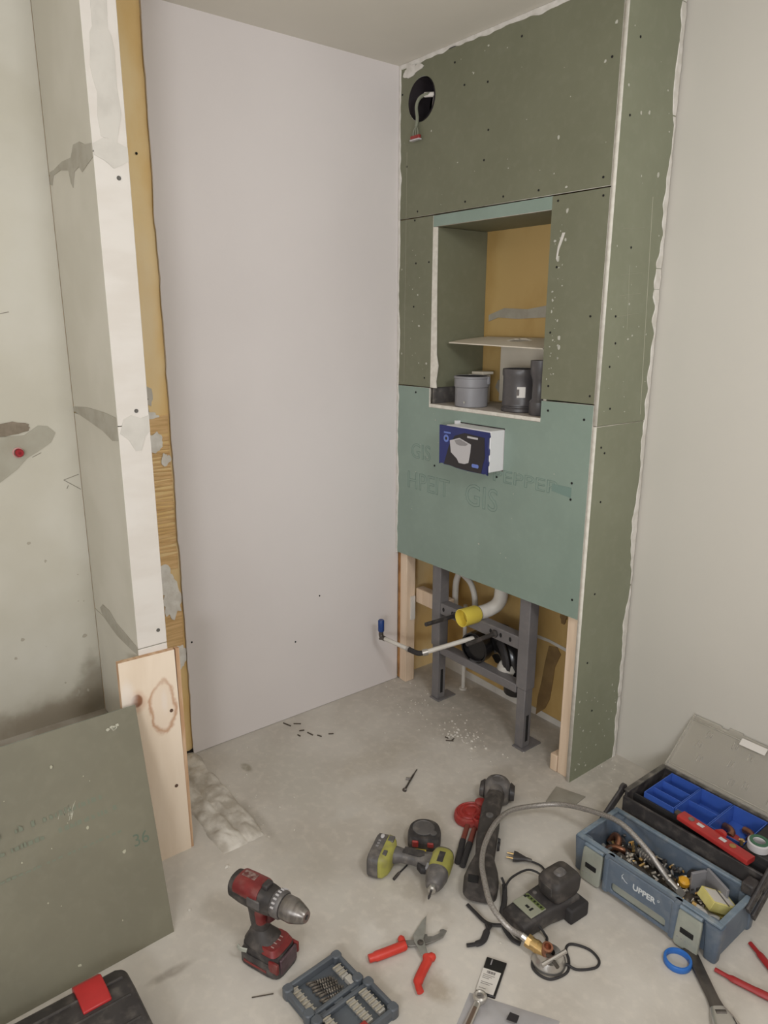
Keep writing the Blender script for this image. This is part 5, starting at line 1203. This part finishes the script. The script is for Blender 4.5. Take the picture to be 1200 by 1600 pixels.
t = thing('yellow_cap', 'small yellow round cap inside the toolbox', 'cap', (1.516, -.185, zf))
b = B(); b.lathe([(.012, 0), (.0155, .003), (.0155, .016), (.010, .021), (0, .021)], (1.520, -.185, .0508), (0.2, -.1, 1), 16); b.obj('cap', mat('cap_amber', (222, 164, 48), r=.4), t)
b = B(); b.lathe([(.010, 0), (.010, .034)], (1.517, -.184, .0168), n=14); b.obj('stem', m_greyp, t)
t = thing('pipe_clamp', 'dark rubber-lined pipe clamp in the middle of the toolbox', 'clamp', (1.52, -.15, zf))
b = B(); b.tube([(1.535+.020*math.cos(a), -.148+.004*math.sin(a), .058+.020*math.sin(a)) for a in [2*pi*k/20 for k in range(20)]], .006, 8, closed=True); b.obj('ring', m_blackr, t)
b = B(); b.cyl((1.535, -.148, .0168), (1.535, -.148, .036), .009, n=8); b.obj('base_nut', m_chrome, t)
t = thing('chrome_tap', 'chrome tap fitting near the right latch in the toolbox', 'tap', (1.58, -.26, zf))
b = B(); b.cyl((1.565, -.255, .03), (1.59, -.268, .045), .010, n=12); b.cyl((1.56, -.235, .0185+.02), (1.572, -.26, .045), .007, n=12); b.obj('body', m_chrome, t)
b = B(); b.lathe([(.012, 0), (.012, .010), (.006, .014)], (1.596, -.272, .047), (.7, -.3, .3), 14); b.obj('knob', m_chrome, t)
t = thing('white_tube', 'short white plastic tube lying across the toolbox', 'tube', (1.61, -.24, zf))
b = B(); b.lathe([(.0075, 0), (.0075, .065), (.005, .065), (.005, 0)], (1.585, -.245, .062), (.9, .35, -.25), 14, caps=False, closed=True); b.obj('tube', m_whitepipe, t)
b = B(); b.cyl((1.578, -.248, .064), (1.588, -.244, .061), .010, n=8); b.obj('brass_end', m_brass, t)
t = thing('white_bottle_cap', 'white oval cap on the toolbox floor by the right latch', 'cap', (1.61, -.27, zf))
b = B(); b.lathe([(.012, 0), (.014, .003), (.014, .012), (.009, .015)], (1.617, -.262, .05), (0, -.2, 1), 16, squash=(1, .8)); b.lathe([(.008, 0), (.008, .033)], (1.617, -.26, .0168), n=10); b.obj('cap', m_printw, t)
t = thing('copper_ring', 'small copper ring in the right corner of the toolbox', 'ring', (1.655, -.26, zf))
b = B(); b.tube([(1.652+.014*math.cos(a), -.262+.014*math.sin(a), .024) for a in [2*pi*k/18 for k in range(18)]], .0055, 8, closed=True); b.obj('ring', m_copper, t)
t = thing('small_chain_links', 'heap of small screws and fittings covering the toolbox floor', 'hardware', (1.47, -.22, zf), )
t['kind'] = 'stuff'
rnd = random.Random(31); bs_ = [B(), B(), B()]
for k in range(240):
    x, y = rnd.uniform(1.275, 1.60), rnd.uniform(-.300, -.142); z = bed_z(x, y)+rnd.random()*.010; a = rnd.uniform(0, pi); l = rnd.uniform(.005, .022)
    p = V((x, y, z)); q = p+V((math.cos(a)*l, math.sin(a)*l, rnd.uniform(0, .004)))
    q.x = min(max(q.x, 1.272), 1.665); q.y = min(max(q.y, -.303), -.139)
    bs_[(0, 2, 0, 2, 1, 0)[k % 6]].cyl(p, q, rnd.uniform(.002, .0055), n=6)
for bb, m, nm in zip(bs_, (m_chrome, m_brass, m_blackd), ('steel_bits', 'brass_bits', 'dark_bits')): bb.obj(nm, m, t, kind='stuff')
def bed(x, y):
    e = min(1, (x-1.27)/.03, (1.60-x)/.06, (y+.304)/.02, (-.138-y)/.02)
    return .0155+max(0, e)*(.016+.010*NZ.noise(V((x*30, y*30, 3)))+.006*NZ.noise(V((x*80, y*80, 7))))
o = mound('loose_fittings', 1.266, 1.64, -.308, -.136, bed, mat('mixed_hardware', (92, 84, 76), (52, 47, 43), r=.5, scale=60, dust=.35, dustc=(150, 132, 108)), t, 60)
# cardboard boxes
t = thing('screw_box', 'cream and yellow cardboard box tilted in the right end of the toolbox', 'box', (1.63, -.18, zf))
R5 = M.Translation((1.632, -.188, .088)) @ M.Rotation(math.radians(-30), 4, 'Z') @ M.Rotation(math.radians(-24), 4, 'X')
b = B(R5); b.box(-.028, .032, -.052, .030, -.028, 0); b.obj('carton', m_cream, t, bevel=.001)
b = B(R5); b.box(-.022, .027, -.048, -.008, .0002, .001); b.box(-.018, .024, .0, .022, .0002, .001); b.obj('printed_faces', m_paper, t)
b = B(R5); b.box(-.028, .032, -.006, -.001, .0002, .0012); b.obj('dark_band', m_greyp, t)
b = B(); b.box(1.60, 1.665, -.215, -.16, .0165, .05); b.obj('crushed_base', m_cream, t)
t = thing('grey_carton', 'grey cardboard flap standing behind the cream box', 'box', (1.6, -.15, zf))
b = B(M.Translation((1.588, -.152, .017)) @ M.Rotation(math.radians(-25), 4, 'Z')); b.box(-.03, .055, -.004, .004, 0, .092); b.box(-.034, -.026, -.05, -.0045, 0, .085); b.obj('flap', m_pipeg, t, bevel=.001)

for n in ('pipe_wrench', 'ratchet_handle', 'plier_pair', 'chrome_tap', 'white_bottle_cap'):
    bpy.data.objects[n].location.z += .013
